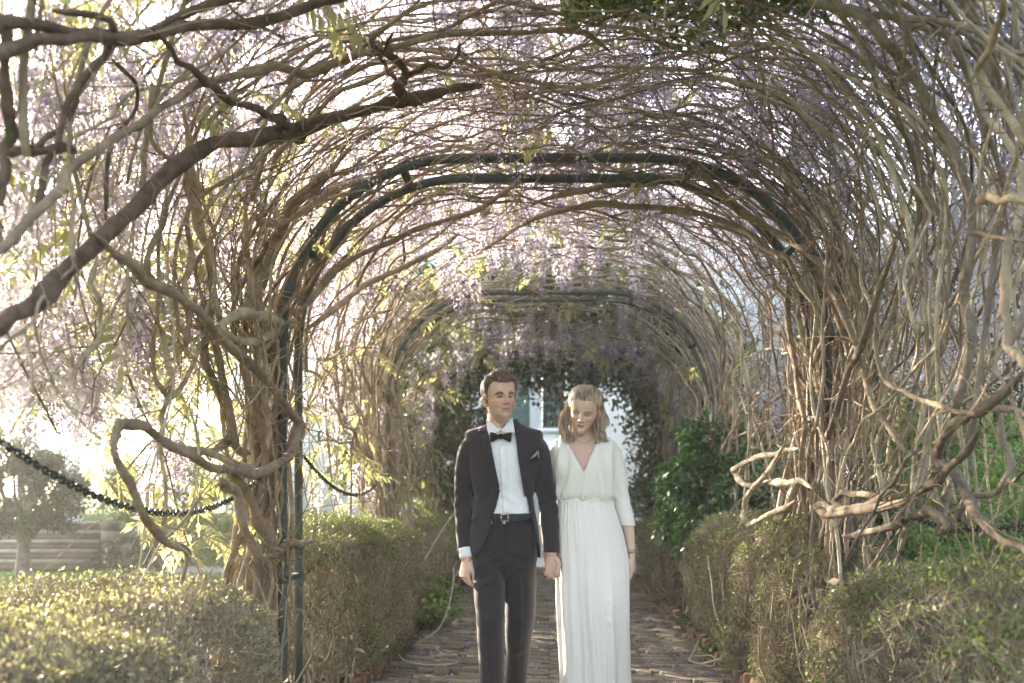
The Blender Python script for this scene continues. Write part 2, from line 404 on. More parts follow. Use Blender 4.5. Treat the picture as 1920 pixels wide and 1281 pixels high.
ARCH_Y = [1.83, 5.41, 9.02, 12.75]
arch_labels = ['dark green metal garden arch nearest the viewer, overhead beyond the frame',
               'large dark green metal arch framing the couple, rusty flat top bar',
               'second dark green metal arch behind the couple, seen above their heads',
               'farthest metal arch at the end of the wisteria tunnel']
for ay, lab in zip(ARCH_Y, arch_labels):
    a = empty('garden_arch', (0, ay, 0), lab, 'arch', 'metal arches of the wisteria tunnel')
    for dy in (0.0, 0.35):
        obj('post', *hoop_part(0.0, AH+0.01, ay+dy, n=6), MAT['metal'], a, smooth=False)
        obj('post', *hoop_part(LTOT-AH-0.01, LTOT, ay+dy, n=6), MAT['metal'], a, smooth=False)
        obj('hoop', *hoop_part(AH-0.02, LTOT-AH+0.02, ay+dy, w=0.032, h=0.042, n=60), MAT['metal'], a, smooth=False)
    for s in (0.75, 1.65, AH+0.5, AH+1.2, LTOT/2+0.75, LTOT-AH-0.55, LTOT-1.65, LTOT-0.75):
        x, z = prof(np.array([s]))
        V, F = box_v(-0.02, 0.02, 0.018, 0.332, -0.012, 0.012)
        obj('spacer_bar', V+[x[0], ay, z[0]], F, MAT['metal'], a, smooth=False)
    for s in (0.78, AH+0.02, LTOT-AH-0.02, LTOT-0.78):
        x, z = prof(np.array([s]))
        V, F = box_v(-0.038, 0.038, -0.024, -0.0185, -0.05, 0.05)
        obj('joint_plate', V+[x[0], ay, z[0]], F, MAT['metal'], a, smooth=False)

# ================================================================ wisteria
def outside(x, z, off=0.0):
    ax = abs(x); w, t = AW+off, AH+AR+off
    if ax > w or z > t: return True
    r = AR+off; cx, cz = AW-AR, AH
    return ax > cx and z > cz and (ax-cx)**2+(z-cz)**2 > r*r

def wall_pt(px, py, off=0.0, ymax=13.0):
    d = np.array([(px-VPX)/FPX, 1.0, -(py-VPY)/FPX]); Y = 1.0
    while Y < ymax:
        p = CAM+d*Y
        if outside(p[0], p[2], off): return p
        Y += 0.02
    return CAM+d*ymax

PLANTS = {}
def plant(key, loc, label):
    PLANTS[key] = empty('wisteria', loc, label, 'wisteria', 'wisteria plants trained over the arches')
plant('L1', (-1.6, 1.9, 0), 'wisteria with thick dark branches reaching in from the upper left foreground')
plant('R1', (1.6, 1.9, 0), 'wisteria with looping bare stems at the blurred right foreground edge')
plant('L2', (-1.62, 5.55, 0), 'wisteria with twisted trunks and big loops on the left post of the large arch')
plant('R2', (1.62, 5.55, 0), 'wisteria with dense bundle of bare stems on the right post of the large arch')
plant('L3', (-1.6, 9.2, 0), 'wisteria climbing the left post of the second arch, beyond the clipped hedge')
plant('R3', (1.6, 9.2, 0), 'wisteria with pale tangled stems on the right post of the second arch')
plant('L4', (-1.6, 12.9, 0), 'wisteria on the left post of the farthest arch, behind the man')
plant('R4', (1.6, 12.9, 0), 'wisteria on the right post of the farthest arch, beside the white house wall')

def stem(key, P, R, mat, n=6, name='stem', k=1):
    if k > 1:
        Q = spline(np.column_stack([P, R]), k); P, R = Q[:, :3], Q[:, 3]
    V, F = tube(P, R, n)
    return obj(name, V, F, mat, PLANTS[key])

def smooth_noise(n, scale, amp):
    m = max(3, int(n/scale)+3)
    c = rng.normal(0, amp, m)
    return np.interp(np.linspace(0, m-1, n), np.arange(m), c)

def knobbly(R, a=0.14):
    return R*(1+rng.normal(0, a, len(R))*0.6+smooth_noise(len(R), 3, a))

ALLSTEM = []
def grow(key, side, y0, s_split, length, r0, r1, mat, ang=None, spread=0.16, off_hi=0.3, ylim=(1.0, 14.2), step=0.07, s_start=0.0, n=6, dyb=None, off0=0.03):
    """a stem that climbs a post and then wanders over the tunnel; side -1 left, +1 right"""
    m = int(length/step)
    s = np.empty(m); y = np.empty(m); off = np.empty(m)
    a = N(0, 0.12); tgt = N(0, 0.7) if ang is None else ang
    sc, yc = s_start, y0+N(0, spread) if dyb is None else dyb
    ph, fq, am = U(0, 6.28), U(2.0, 4.5), U(0.02, 0.07)
    oc = N(off0, 0.10 if off0 < 0.1 else 0.06); ot = U(-0.03, off_hi)
    wig = smooth_noise(m, 5, 0.30)
    for i in range(m):
        s[i], y[i] = sc, yc
        f = 1/(1+math.exp(-(sc-s_split)*3))
        a_t = tgt*f+wig[i]*(0.35+0.8*f)
        a += (a_t-a)*0.35
        sc += math.cos(a)*step; yc += math.sin(a)*step
        if yc < ylim[0] or yc > ylim[1]: tgt = -tgt; yc = min(max(yc, ylim[0]), ylim[1])
        oc += (ot*f-oc)*0.05
        off[i] = oc
    off = off+am*np.sin(s*fq+ph)+smooth_noise(m, 4, 0.03)
    y = y+am*np.cos(s*fq+ph)
    ss = np.clip(s, 0, LTOT)
    if side > 0: ss = LTOT-ss
    x, z = prof(ss, off)
    P = np.stack([x, y, z+smooth_noise(m, 3, 0.015)], -1)
    t = np.linspace(0, 1, m)
    R = r0+(r1-r0)*t**0.8
    V, F = tube(P, knobbly(R, 0.08), n)
    o = obj('stem', V, F, mat, PLANTS[key])
    ALLSTEM.append((key, P, R))
    return P

bk, bg_, bd = MAT['bark'], MAT['bark_grey'], MAT['bark_dark']
# bundles at the posts, then fanning out
for i in range(78):   # right of the large arch: a dense bundle, fanning to both sides
    big = i < 16
    grow('R2', 1, 5.58, U(0.3, 2.0), U(2.4, 4.8), U(0.014, 0.024) if big else U(0.007, 0.014), U(0.004, 0.008), bg_,
         ang=rng.choice([-1, -1, 1, 1, 0.1])*abs(N(0.55, 0.5)), spread=0.24, off_hi=0.55)
for i in range(14):   # long ones that go right over the top
    grow('R2', 1, U(4.3, 6.8), U(1.5, 2.5), U(3.5, 6.2), U(0.006, 0.012), 0.004, bg_, ang=N(0, 0.35), s_start=U(1.0, 2.6), off_hi=0.35)
for i in range(16):
    grow('L2', -1, 5.3, U(0.8, 2.2), U(2.6, 4.8), U(0.013, 0.026), U(0.006, 0.010), bk, ang=N(0, 0.6), spread=0.14, off_hi=0.35, n=7, off0=0.17)
for i in range(20):
    grow('L2', -1, 5.4, U(1.0, 2.3), U(2.4, 4.6), U(0.009, 0.016), 0.005, bk, ang=N(0, 0.7), spread=0.15, off_hi=0.4, off0=0.17)
for i in range(12):
    grow('L2', -1, U(4.2, 7.0), U(1.5, 2.5), U(3, 5.5), U(0.006, 0.012), 0.004, bk, ang=N(0, 0.4), s_start=U(1.6, 2.8), off_hi=0.3)
for key, side, yy, cnt, m_ in (('L3', -1, 9.2, 52, bk), ('R3', 1, 9.2, 58, bg_), ('L4', -1, 12.9, 34, bk), ('R4', 1, 12.9, 36, bg_)):
    for i in range(cnt):
        grow(key, side, yy, U(0.3, 2.0), U(3, 5.5), U(0.010, 0.024), U(0.004, 0.008), m_, ang=N(0, 0.9), spread=0.28, off_hi=0.4, n=5)
    for i in range(10):
        grow(key, side, yy+U(-1.7, 1.7), 2.0, U(3, 5), U(0.007, 0.012), 0.004, m_, ang=N(0, 0.4), s_start=U(0.8, 2.8), off_hi=0.35, n=5)
for key, side, cnt in (('L1', -1, 14), ('R1', 1, 30)):
    for i in range(cnt):
        grow(key, side, U(2.3, 4.6), 2.0, U(3.0, 5.5), U(0.006, 0.013), 0.004, bk if side < 0 else bg_, ang=N(0, 0.4), s_start=U(1.9, 3.0) if side < 0 else U(1.0, 2.6), off_hi=0.4, ylim=(2.0, 5.2))

# thin whippy stems: a loose net over the right shoulder and under the blossom
def whip(key, s0, y0, L, head, r, mat, o0):
    m = 22; t = np.linspace(0, 1, m); bend = N(0, 0.35)
    a = head+bend*t+smooth_noise(m, 6, 0.12)
    s = s0+np.cumsum(np.cos(a))*L/m; y = y0+np.cumsum(np.sin(a))*L/m
    s = np.clip(s, 0.5, LTOT-0.5)
    x, z = prof(s, o0+N(0, 0.1)*t+smooth_noise(m, 5, 0.02))
    P = np.stack([x, y, z], -1); V, F = tube(P, r*(1-0.5*t), 5)
    obj('stem', V, F, mat, PLANTS[key]); ALLSTEM.append((key, P, r*(1-0.5*t)))
for i in range(130):
    s0 = LTOT-U(0.9, 3.2); y0 = U(3.2, 6.0)
    whip('R2' if i % 2 else 'R1', s0, y0, U(1.2, 3.2), math.pi+N(0, 0.75), U(0.003, 0.0075), bg_, U(0.0, 0.5))
for i in range(26):
    s0 = U(AH+0.2, LTOT-AH); y0 = U(3.4, 7.4)
    whip('L2' if i % 2 else 'R2', s0, y0, U(1.2, 3.0), rng.choice([0, math.pi])+N(0, 0.9), U(0.003, 0.008), bk if i % 2 else bg_, U(-0.02, 0.2))
for i in range(40):
    s0 = U(1.2, AH+0.6); y0 = U(3.2, 6.5)
    whip('L2' if i % 3 else 'L1', s0, y0, U(0.8, 2.2), N(0, 0.9), U(0.003, 0.008), bk, U(0.0, 0.5))
for i in range(90):
    s0 = U(1.0, LTOT-1.0); y0 = U(7.2, 11.5)
    whip('L3' if s0 < LTOT/2 else 'R3', s0, y0, U(1.2, 3.0), rng.choice([0, math.pi])+N(0, 0.7), U(0.004, 0.009), bk if s0 < LTOT/2 else bg_, U(-0.03, 0.25))

# hand-placed stems, each laid on the tunnel's wall
def hero(key, pts, mat, off=0.0, k=7, n=8, name='stem', rough=0.10, off_var=0.03):
    P, R = [], []
    for q in pts:
        o = q[3] if len(q) > 3 else off
        p = wall_pt(q[0], q[1], o); P.append(p); R.append(q[2]*(0.8 if name == 'branch' else 0.72)*p[1]/FPX)
    Q = spline(np.column_stack([P, R]), k)
    P, R = Q[:, :3].copy(), Q[:, 3]
    P += np.stack([smooth_noise(len(P), 4, 0.008) for _ in range(3)], -1)
    t = np.linspace(0, 1, len(R)); R = R*np.clip(0.45+np.minimum(t, 1-t)*9, 0, 1)
    V, F = tube(P, knobbly(R, rough), 10)
    # furrows and knots of old bark
    Rv = np.repeat(np.concatenate([[R[0]], R, [R[-1]]]), 10)
    ax = np.repeat(np.vstack([P[:1], P, P[-1:]]), 10, 0); d = V-ax
    fur = 1+0.10*np.sin(np.tile(np.arange(10), len(R)+2)*2*np.pi*3/10+np.repeat(np.arange(len(R)+2), 10)*0.5)+rng.normal(0, 0.05, len(V))
    for _ in range(max(1, len(R)//14)):
        c = ax[rng.integers(len(ax))]+rng.normal(0, 0.01, 3); fur += U(0.15, 0.4)*np.exp(-np.sum((V-c)**2, 1)/(2*np.maximum(Rv, 0.006)**2))
    V = ax+d*fur[:, None]
    ALLSTEM.append((key, P, R))
    return obj(name, V, F, mat, PLANTS[key])

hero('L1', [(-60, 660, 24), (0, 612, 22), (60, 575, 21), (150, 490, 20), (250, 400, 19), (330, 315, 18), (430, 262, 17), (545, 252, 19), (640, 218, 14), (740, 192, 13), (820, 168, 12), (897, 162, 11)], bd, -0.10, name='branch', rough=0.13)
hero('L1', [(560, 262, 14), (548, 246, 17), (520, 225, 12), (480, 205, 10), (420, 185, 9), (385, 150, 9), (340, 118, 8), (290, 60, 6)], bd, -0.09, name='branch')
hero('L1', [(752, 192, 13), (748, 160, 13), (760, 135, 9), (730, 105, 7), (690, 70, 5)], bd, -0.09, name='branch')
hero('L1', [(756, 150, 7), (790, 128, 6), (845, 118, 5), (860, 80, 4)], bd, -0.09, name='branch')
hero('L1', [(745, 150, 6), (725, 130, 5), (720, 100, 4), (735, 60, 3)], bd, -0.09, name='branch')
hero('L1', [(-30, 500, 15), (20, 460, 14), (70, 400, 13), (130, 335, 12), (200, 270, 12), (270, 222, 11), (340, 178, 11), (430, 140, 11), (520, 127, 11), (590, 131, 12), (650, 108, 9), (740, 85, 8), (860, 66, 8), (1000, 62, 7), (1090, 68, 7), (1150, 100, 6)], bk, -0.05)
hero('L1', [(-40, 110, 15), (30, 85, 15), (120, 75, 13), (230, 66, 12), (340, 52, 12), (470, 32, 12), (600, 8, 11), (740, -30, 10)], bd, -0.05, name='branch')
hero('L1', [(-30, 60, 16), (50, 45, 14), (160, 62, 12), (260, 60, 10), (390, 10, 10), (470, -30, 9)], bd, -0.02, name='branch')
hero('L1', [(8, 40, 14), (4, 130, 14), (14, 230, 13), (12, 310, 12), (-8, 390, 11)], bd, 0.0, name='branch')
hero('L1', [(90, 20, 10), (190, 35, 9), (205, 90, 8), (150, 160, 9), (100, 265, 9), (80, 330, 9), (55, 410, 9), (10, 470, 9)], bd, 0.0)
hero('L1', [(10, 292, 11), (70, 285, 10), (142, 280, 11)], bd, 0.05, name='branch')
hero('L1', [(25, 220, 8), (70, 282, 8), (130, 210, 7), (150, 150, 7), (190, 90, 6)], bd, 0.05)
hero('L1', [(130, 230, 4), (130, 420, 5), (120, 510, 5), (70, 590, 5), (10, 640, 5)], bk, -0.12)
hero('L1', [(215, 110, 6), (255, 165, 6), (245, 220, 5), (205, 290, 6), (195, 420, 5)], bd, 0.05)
hero('L2', [(170, 440, 10), (215, 480, 11), (270, 510, 13), (345, 568, 12), (440, 655, 12), (525, 745, 12), (560, 795, 13), (548, 855, 12), (490, 892, 12), (415, 880, 12), (340, 850, 12), (295, 815, 12), (255, 798, 14), (222, 802, 12), (216, 835, 11), (240, 900, 12), (265, 960, 11), (305, 1015, 11), (345, 1030, 10), (340, 1095, 9)], bk, -0.12, rough=0.08)
hero('L2', [(560, 610, 12), (525, 605, 14), (480, 590, 15), (430, 598, 10), (418, 618, 9), (450, 637, 10), (505, 630, 9), (528, 615, 9)], bg_, 0.0)
hero('L2', [(455, 600, 13), (470, 560, 13), (500, 500, 13), (530, 430, 13), (545, 380, 10), (590, 340, 10), (640, 300, 9)], bk, 0.05)
hero('L2', [(345, 210, 9), (350, 300, 10), (362, 340, 12), (372, 420, 12), (395, 520, 11), (405, 580, 10), (430, 640, 8), (470, 660, 6)], bk, 0.05)
hero('L2', [(320, 360, 7), (310, 410, 8), (275, 500, 9), (340, 555, 9), (352, 610, 8), (345, 660, 7)], bk, 0.1)
hero('L2', [(345, 560, 8), (355, 480, 8), (345, 390, 7), (358, 300, 6)], bk, 0.02)
hero('L2', [(380, 560, 9), (375, 600, 9), (410, 660, 10), (425, 760, 11), (440, 830, 11), (465, 860, 10)], bk, 0.05)
hero('L2', [(505, 600, 20), (495, 660, 19), (480, 780, 18), (468, 900, 19), (466, 1000, 22), (472, 1080, 24), (474, 1140, 24)], bk, 0.10, rough=0.06)
hero('L2', [(545, 520, 12), (515, 620, 13), (520, 720, 13), (518, 820, 14), (508, 930, 14), (500, 1020, 16), (494, 1100, 17)], bk, 0.05, rough=0.06)
hero('L2', [(420, 870, 14), (470, 930, 13), (490, 990, 13), (505, 1040, 13), (540, 1020, 12), (582, 1014, 10)], bk, -0.06)
hero('L2', [(415, 900, 10), (445, 930, 12), (455, 990, 12), (485, 1050, 13), (510, 1040, 11)], bk, -0.10)
hero('L2', [(400, 850, 11), (430, 800, 11), (395, 700, 11), (385, 640, 10), (405, 560, 9)], bk, 0.1)
hero('L2', [(330, 830, 9), (370, 850, 10), (440, 870, 12), (480, 880, 11)], bk, 0.02)
hero('L2', [(180, 480, 7), (172, 540, 7), (195, 620, 7), (150, 690, 8), (130, 670, 7)], bk, 0.1)
hero('L2', [(240, 470, 6), (238, 560, 6), (245, 640, 5)], bk, 0.15)
hero('L2', [(300, 600, 6), (320, 690, 7), (310, 760, 7), (300, 830, 5), (310, 950, 5), (315, 1010, 6)], bk, 0.1)
hero('L2', [(400, 560, 6), (385, 640, 6), (330, 740, 7), (300, 720, 6), (270, 640, 5)], bk, 0.1)
hero('L2', [(470, 400, 9), (520, 420, 10), (600, 370, 8), (640, 350, 8), (760, 320, 7)], bk, 0.05)
hero('L2', [(250, 1100, 3), (300, 1030, 3), (355, 960, 3), (375, 860, 3), (365, 760, 3)], bg_, -0.1)
# right
hero('R1', [(1440, -40, 14), (1530, 8, 13), (1600, 30, 16), (1650, 60, 13), (1700, 130, 12), (1755, 225, 12), (1800, 300, 11), (1820, 380, 11), (1823, 470, 11), (1812, 560, 11), (1820, 650, 12), (1800, 740, 12), (1780, 820, 11), (1765, 870, 10), (1730, 920, 9)], bg_, -0.06, rough=0.07)
hero('R1', [(1610, 38, 12), (1700, 35, 9), (1790, 45, 9), (1860, 70, 8), (1940, 110, 8)], bg_, 0.0)
hero('R1', [(1890, -10, 10), (1865, 70, 10), (1838, 140, 11), (1880, 200, 11), (1930, 270, 11)], bk, -0.12)
hero('R1', [(1835, 372, 12), (1870, 378, 11), (1940, 382, 11)], bk, -0.15)
hero('R1', [(1820, 440, 5), (1860, 440, 5), (1940, 450, 6)], bk, -0.10)
hero('R1', [(1890, 440, 12), (1885, 560, 13), (1890, 640, 11), (1930, 700, 10)], bk, -0.2)
hero('R1', [(1930, 690, 14), (1850, 760, 14), (1790, 800, 14), (1760, 860, 13), (1800, 900, 13), (1840, 970, 13), (1880, 1010, 10), (1940, 1050, 9)], MAT['bark_dimmed'], -0.10)
hero('R1', [(1780, 900, 11), (1765, 960, 12), (1760, 985, 12), (1790, 960, 11), (1830, 930, 8), (1890, 905, 7), (1885, 820, 7), (1860, 740, 6)], bg_, -0.05)
hero('R1', [(1640, 600, 6), (1650, 700, 6), (1700, 740, 6), (1790, 770, 7), (1860, 770, 8), (1940, 780, 9)], bk, -0.1)
hero('R2', [(1640, 935, 8), (1590, 925, 8), (1560, 935, 7), (1575, 952, 7)], MAT['bark_dimmed'], -0.12)
hero('R2', [(1680, 920, 10), (1620, 950, 11), (1560, 955, 11), (1536, 948, 9), (1550, 960, 9), (1640, 955, 11), (1740, 915, 11), (1780, 880, 11), (1840, 800, 10)], MAT['bark_dimmed'], -0.15)
hero('R2', [(1582, 1008, 10), (1620, 1005, 10), (1680, 985, 11), (1700, 965, 12), (1745, 958, 13), (1785, 985, 12), (1760, 1000, 10)], MAT['bark_dimmed'], -0.15)
hero('R2', [(1585, 1060, 3.5), (1640, 950, 4.5), (1680, 890, 5), (1730, 840, 4)], bg_, -0.30)
hero('R2', [(1500, 840, 6), (1455, 850, 6), (1410, 862, 7), (1378, 880, 7), (1390, 905, 8), (1440, 908, 8), (1480, 900, 8), (1520, 915, 7)], bg_, -0.16)
hero('R2', [(1470, 830, 5), (1440, 880, 6), (1400, 935, 7), (1395, 970, 7), (1415, 985, 7), (1455, 960, 7), (1490, 940, 6)], bg_, -0.2)
hero('R2', [(1500, 900, 9), (1470, 960, 13), (1450, 1010, 14), (1460, 1060, 13)], bg_, -0.15)
hero('R2', [(1478, 520, 7), (1475, 600, 7), (1490, 700, 7), (1510, 780, 7), (1500, 880, 7), (1515, 1000, 7)], bk, -0.08)
hero('R2', [(1560, 600, 10), (1520, 700, 7), (1545, 820, 8), (1590, 700, 9), (1620, 640, 9), (1650, 540, 8), (1690, 440, 7)], bg_, -0.06)
hero('R2', [(1290, 300, 9), (1360, 370, 10), (1440, 430, 10), (1520, 480, 9), (1560, 540, 9), (1600, 640, 9), (1640, 760, 8), (1700, 850, 8)], bk, -0.03)
hero('R2', [(1000, 380, 6), (1100, 355, 7), (1200, 345, 7), (1300, 330, 8), (1400, 350, 8), (1490, 430, 8), (1560, 560, 9), (1600, 700, 8)], bk, 0.02)
hero('R2', [(900, 470, 6), (1000, 410, 7), (1120, 385, 8), (1230, 395, 9), (1330, 405, 8), (1400, 440, 7), (1470, 490, 7), (1530, 580, 7)], bk, -0.14)
hero('L2', [(560, 590, 8), (640, 500, 8), (760, 440, 7), (880, 400, 7), (980, 340, 6)], bk, -0.10)
hero('L2', [(570, 620, 8), (700, 530, 7), (800, 480, 6), (860, 440, 5)], bk, -0.05)

# thin twigs sprouting from the stems: too fine to pick apart, one mass per plant
twb = {k: Bag() for k in PLANTS}
for key, P, R in ALLSTEM:
    for _ in range(7 if key[1] in '12' else 4):
        i = rng.integers(len(P)//3, len(P)-1)
        p = P[i]
        if p[2] < 0.9: continue
        d = P[min(i+1, len(P)-1)]-P[i]; d /= np.linalg.norm(d)+1e-9
        L = U(0.2, 0.8); m = 7
        Q = [p]; v = d+rng.normal(0, 0.6, 3); v /= np.linalg.norm(v)
        for q in range(m):
            v = v+rng.normal(0, 0.22, 3)+np.array([0, 0, -0.03]); v /= np.linalg.norm(v)
            Q.append(Q[-1]+v*L/m)
        V, F = tube(np.array(Q), np.linspace(U(0.002, 0.0042), 0.0012, m+1), 4, cap=False)
        twb[key].add(V, F)
for k, b in twb.items():
    if b.n: obj('twigs', *b.get(), MAT['twig'], PLANTS[k], kind='stuff')

# flower panicles
def panicle_mesh(L, seed):
    r = np.random.default_rng(seed)
    V, F, mi = [], [], []
    nfl = int(85*L/0.28)
    for i in range(nfl):
        t = (i+r.random())/nfl
        a = i*2.399+r.normal(0, 0.3)
        rad = 0.042*(1-t)**0.6*(0.5+0.5*min(1, t*8))+0.006
        sz = 0.023*(1-0.62*t)+r.normal(0, 0.001)
        o = np.array([math.cos(a), math.sin(a), 0]); s = np.array([-math.sin(a), math.cos(a), 0]); up = np.array([0, 0, 1.0])
        c = o*rad+up*(-L*t+r.normal(0, 0.004))+s*r.normal(0, 0.004)
        for (kk, tilt, wd) in ((0, 0.5, 1.0), (1, -0.5, 0.65)):
            n1 = o*math.cos(tilt)+up*math.sin(tilt); n2 = up*math.cos(tilt)-o*math.sin(tilt)
            ax = n2 if kk == 0 else o*0.8-up*0.6
            b0 = c-ax*sz*0.15; k = len(V)
            V += [b0, b0+s*sz*0.55*wd+ax*sz*0.55+n1*sz*0.15, b0+ax*sz*1.0-n1*sz*0.1, b0-s*sz*0.55*wd+ax*sz*0.55+n1*sz*0.15]
            F.append([k, k+1, k+2, k+3]); mi.append(1 if (t > 0.74 or kk == 1 and r.random() < 0.45) else 0)
    k = len(V)
    for z in (0.03, -L):
        for a in (0, 2.1, 4.2): V.append([0.0015*math.cos(a), 0.0015*math.sin(a), z])
    for j in range(3): F.append([k+j, k+(j+1) % 3, k+3+(j+1) % 3, k+3+j]); mi.append(2)
    me = mesh_data('flower_panicle', np.array(V), np.array(F), [MAT['petal'], MAT['bud'], MAT['wleaf']], smooth=False)
    me.polygons.foreach_set('material_index', np.array(mi, dtype=np.int32))
    return me
pan = [panicle_mesh(L, 60+i) for i, L in enumerate((0.18, 0.22, 0.26, 0.30, 0.34, 0.24))]

def pinnate_mesh(L, seed, mat):
    """feathery compound leaf drooping along +x"""
    r = np.random.default_rng(seed); m = 6
    V, F = [], []
    def spine(t): return np.array([L*t*(1-0.12*t), 0, -0.35*L*t*t])
    for i in range(m+1):
        t = 0.18+0.8*i/m; p = spine(t); tan = spine(t+0.02)-spine(t-0.02); tan /= np.linalg.norm(tan)
        for sgn in ((-1, 1) if i < m else (0,)):
            d = tan*0.55+np.array([0, sgn*0.85, -0.35+r.normal(0, 0.15)]) if sgn else tan
            d = d+r.normal(0, 0.08, 3); d /= np.linalg.norm(d)
            l = L*(0.30-0.10*abs(t-0.5)); w = l*0.36
            nrm = np.cross(d, np.cross([0, 0, 1.0], d)); s = np.cross(d, nrm); s /= np.linalg.norm(s)+1e-9
            k = len(V); b0 = p+d*0.006
            V += [b0, b0+d*l*0.4+s*w*0.5+[0, 0, 0.004], b0+d*l-np.array([0, 0, l*0.16]), b0+d*l*0.4-s*w*0.5+[0, 0, 0.004], b0+d*l*0.42-[0, 0, 0.003]]
            F += [[k, k+1, k+2, k+4], [k, k+4, k+2, k+3]]
    k = len(V)
    for t in (0.0, 0.5, 1.0):
        p = spine(t)
        V += [p+[0, 0.0012, 0], p-[0, 0.0012, 0]]
    F += [[k, k+1, k+3, k+2], [k+2, k+3, k+5, k+4]]
    return mesh_data('leaf', np.array(V), np.array(F), mat, smooth=False)
pin = [pinnate_mesh(L, 90+i, MAT['wleaf']) for i, L in enumerate((0.20, 0.24, 0.28, 0.32))]

counts = {}
MASS = {k: [[], []] for k in PLANTS}
lowpan = []
for i_ in range(3):
    r_ = np.random.default_rng(200+i_); nf = 60; L_ = 0.27
    t_ = (np.arange(nf)+r_.random(nf))/nf; a_ = np.arange(nf)*2.399+r_.normal(0, .3, nf)
    rad_ = 0.05*(1-t_)**0.6+0.006; o_ = np.stack([np.cos(a_), np.sin(a_), 0*a_], -1)
    c_ = o_*rad_[:, None]; c_[:, 2] = -L_*t_
    lowpan.append(leaf_quads(c_, np.array([0, 0, 1.0])+o_*.6+r_.normal(0, .3, (nf, 3)), o_+r_.normal(0, .2, (nf, 3)), .027*(1-.55*t_), .024*(1-.55*t_)))
def mass(key, p):
    V, F = lowpan[rng.integers(3)]; b = MASS[key]
    n0 = sum(len(v) for v in b[0]); b[1].append(F+n0); b[0].append(rot_xyz(V, N(0, .14), N(0, .14), U(0, 6.28))*U(.9, 1.5)+np.array(p))
def add_panicle(key, p, sc=1.0):
    if counts.get(('p', key), 0) >= 298: return mass(key, p)
    counts[('p', key)] = counts.get(('p', key), 0)+1
    put('flower_panicle', pan[rng.integers(6)], PLANTS[key], Vector(p)-PLANTS[key].location, (N(0, 0.14), N(0, 0.14), U(0, 6.28)), sc*U(0.95, 1.45))
LMASS = {k: [[], []] for k in PLANTS}
pin_np = [(np.array([v.co for v in me.vertices]), np.array([list(q.vertices) for q in me.polygons])) for me in pin]
def leaf_mass(key, p, sc=1.0):
    V, F = pin_np[rng.integers(4)]; b = LMASS[key]
    n0 = sum(len(v) for v in b[0]); b[1].append(F+n0); b[0].append(rot_xyz(V, N(0, .35), N(.25, .35), U(0, 6.28))*U(.75, 1.2)+np.array(p))
def add_leaf(key, p, sc=1.0, az=None):
    if counts.get(('l', key), 0) >= 298: return leaf_mass(key, p, sc)
    counts[('l', key)] = counts.get(('l', key), 0)+1
    put('leaf', pin[rng.integers(4)], PLANTS[key], Vector(p)-PLANTS[key].location, (N(0, 0.35), N(0.25, 0.35), U(0, 6.28) if az is None else az), sc*U(0.75, 1.2))

def key_for(x, y):
    i = 1 if y < 4.1 else 2 if y < 7.4 else 3 if y < 11.0 else 4
    return ('L' if x < 0 else 'R')+str(i)
def scatter(n, s0, s1, y0, y1, o0, o1, fn, **kw):
    s = U(s0, s1, n); y = U(y0, y1, n); o = U(o0, o1, n)
    x, z = prof(s, o)
    for i in range(n):
        if x[i] < -1.1 and 5.65 < y[i] < 7.6 and z[i] < 2.75 and rng.random() < 0.8: continue      # gap added to the leafy wall to let sun reach the couple
        fn(key_for(x[i], y[i]), (x[i], y[i], z[i]), **kw)
b1, b2, b3, b4 = AH, AH+SEG[1], AH+SEG[1]+SEG[2], LTOT-AH
# clusters that stand out on the sunny side
for (px, py, o) in ((60, 700, .5), (85, 705, .6), (110, 690, .5), (135, 700, .55), (160, 720, .6), (40, 690, .7), (180, 760, .5), (255, 600, .3), (270, 560, .3), (290, 585, .35), (310, 560, .3), (330, 590, .35),
                    (345, 615, .3), (300, 640, .4), (280, 655, .4), (590, 555, .05), (300, 850, .5), (320, 860, .5), (345, 850, .45), (335, 890, .5), (370, 660, .3), (230, 640, .5), (205, 620, .6), (150, 600, .6),
                    (120, 610, .7), (70, 640, .6), (390, 520, .3), (420, 480, .3), (120, 330, .5), (160, 360, .5), (200, 380, .4), (90, 180, .4), (130, 170, .4), (440, 300, .3), (480, 260, .3), (300, 250, .4), (340, 240, .4)):
    p = wall_pt(px, py-40, o)
    for _ in range(2): add_panicle(key_for(p[0], p[1]), p+rng.normal(0, .035, 3))
for (px, py, Y) in ((860, 520, 7.2), (882, 490, 7.0), (935, 500, 7.4), (985, 480, 7.1), (995, 500, 7.3), (910, 470, 7.0), (848, 540, 7.6), (700, 470, 7.0), (760, 480, 7.3)):
    add_panicle('L2' if px < 1000 else 'R2', at(px, py-35, Y))
# the canopy: hanging through and above the wires
scatter(14, b2-0.5, b3+0.2, 5.9, 8.4, -0.05, 0.1, add_panicle)
scatter(700, b1+0.25, b3+0.9, 3.0, 7.6, 0.24, 0.6, add_panicle)
scatter(480, b1+0.1, b3+0.6, 2.8, 7.6, 0.35, 1.0, add_panicle)
scatter(360, b1-0.1, b2+0.6, 2.7, 7.2, 0.2, 1.1, add_panicle)
scatter(230, b1-0.35, b1+0.6, 2.7, 5.6, 0.45, 1.4, add_panicle)
scatter(480, b3+0.3, b4+0.1, 3.0, 6.8, 0.3, 1.1, add_panicle)
scatter(300, b1, b4, 7.6, 11.0, 0.25, 0.75, add_panicle)
scatter(420, b1-0.2, b4+0.2, 11.0, 14.2, -0.05, 0.5, add_panicle)
scatter(130, b1-0.4, b1+0.3, 2.8, 5.2, 0.2, 1.2, add_panicle)
scatter(30, b1-0.9, b1, 5.8, 9.0, 0.0, 0.5, add_panicle)
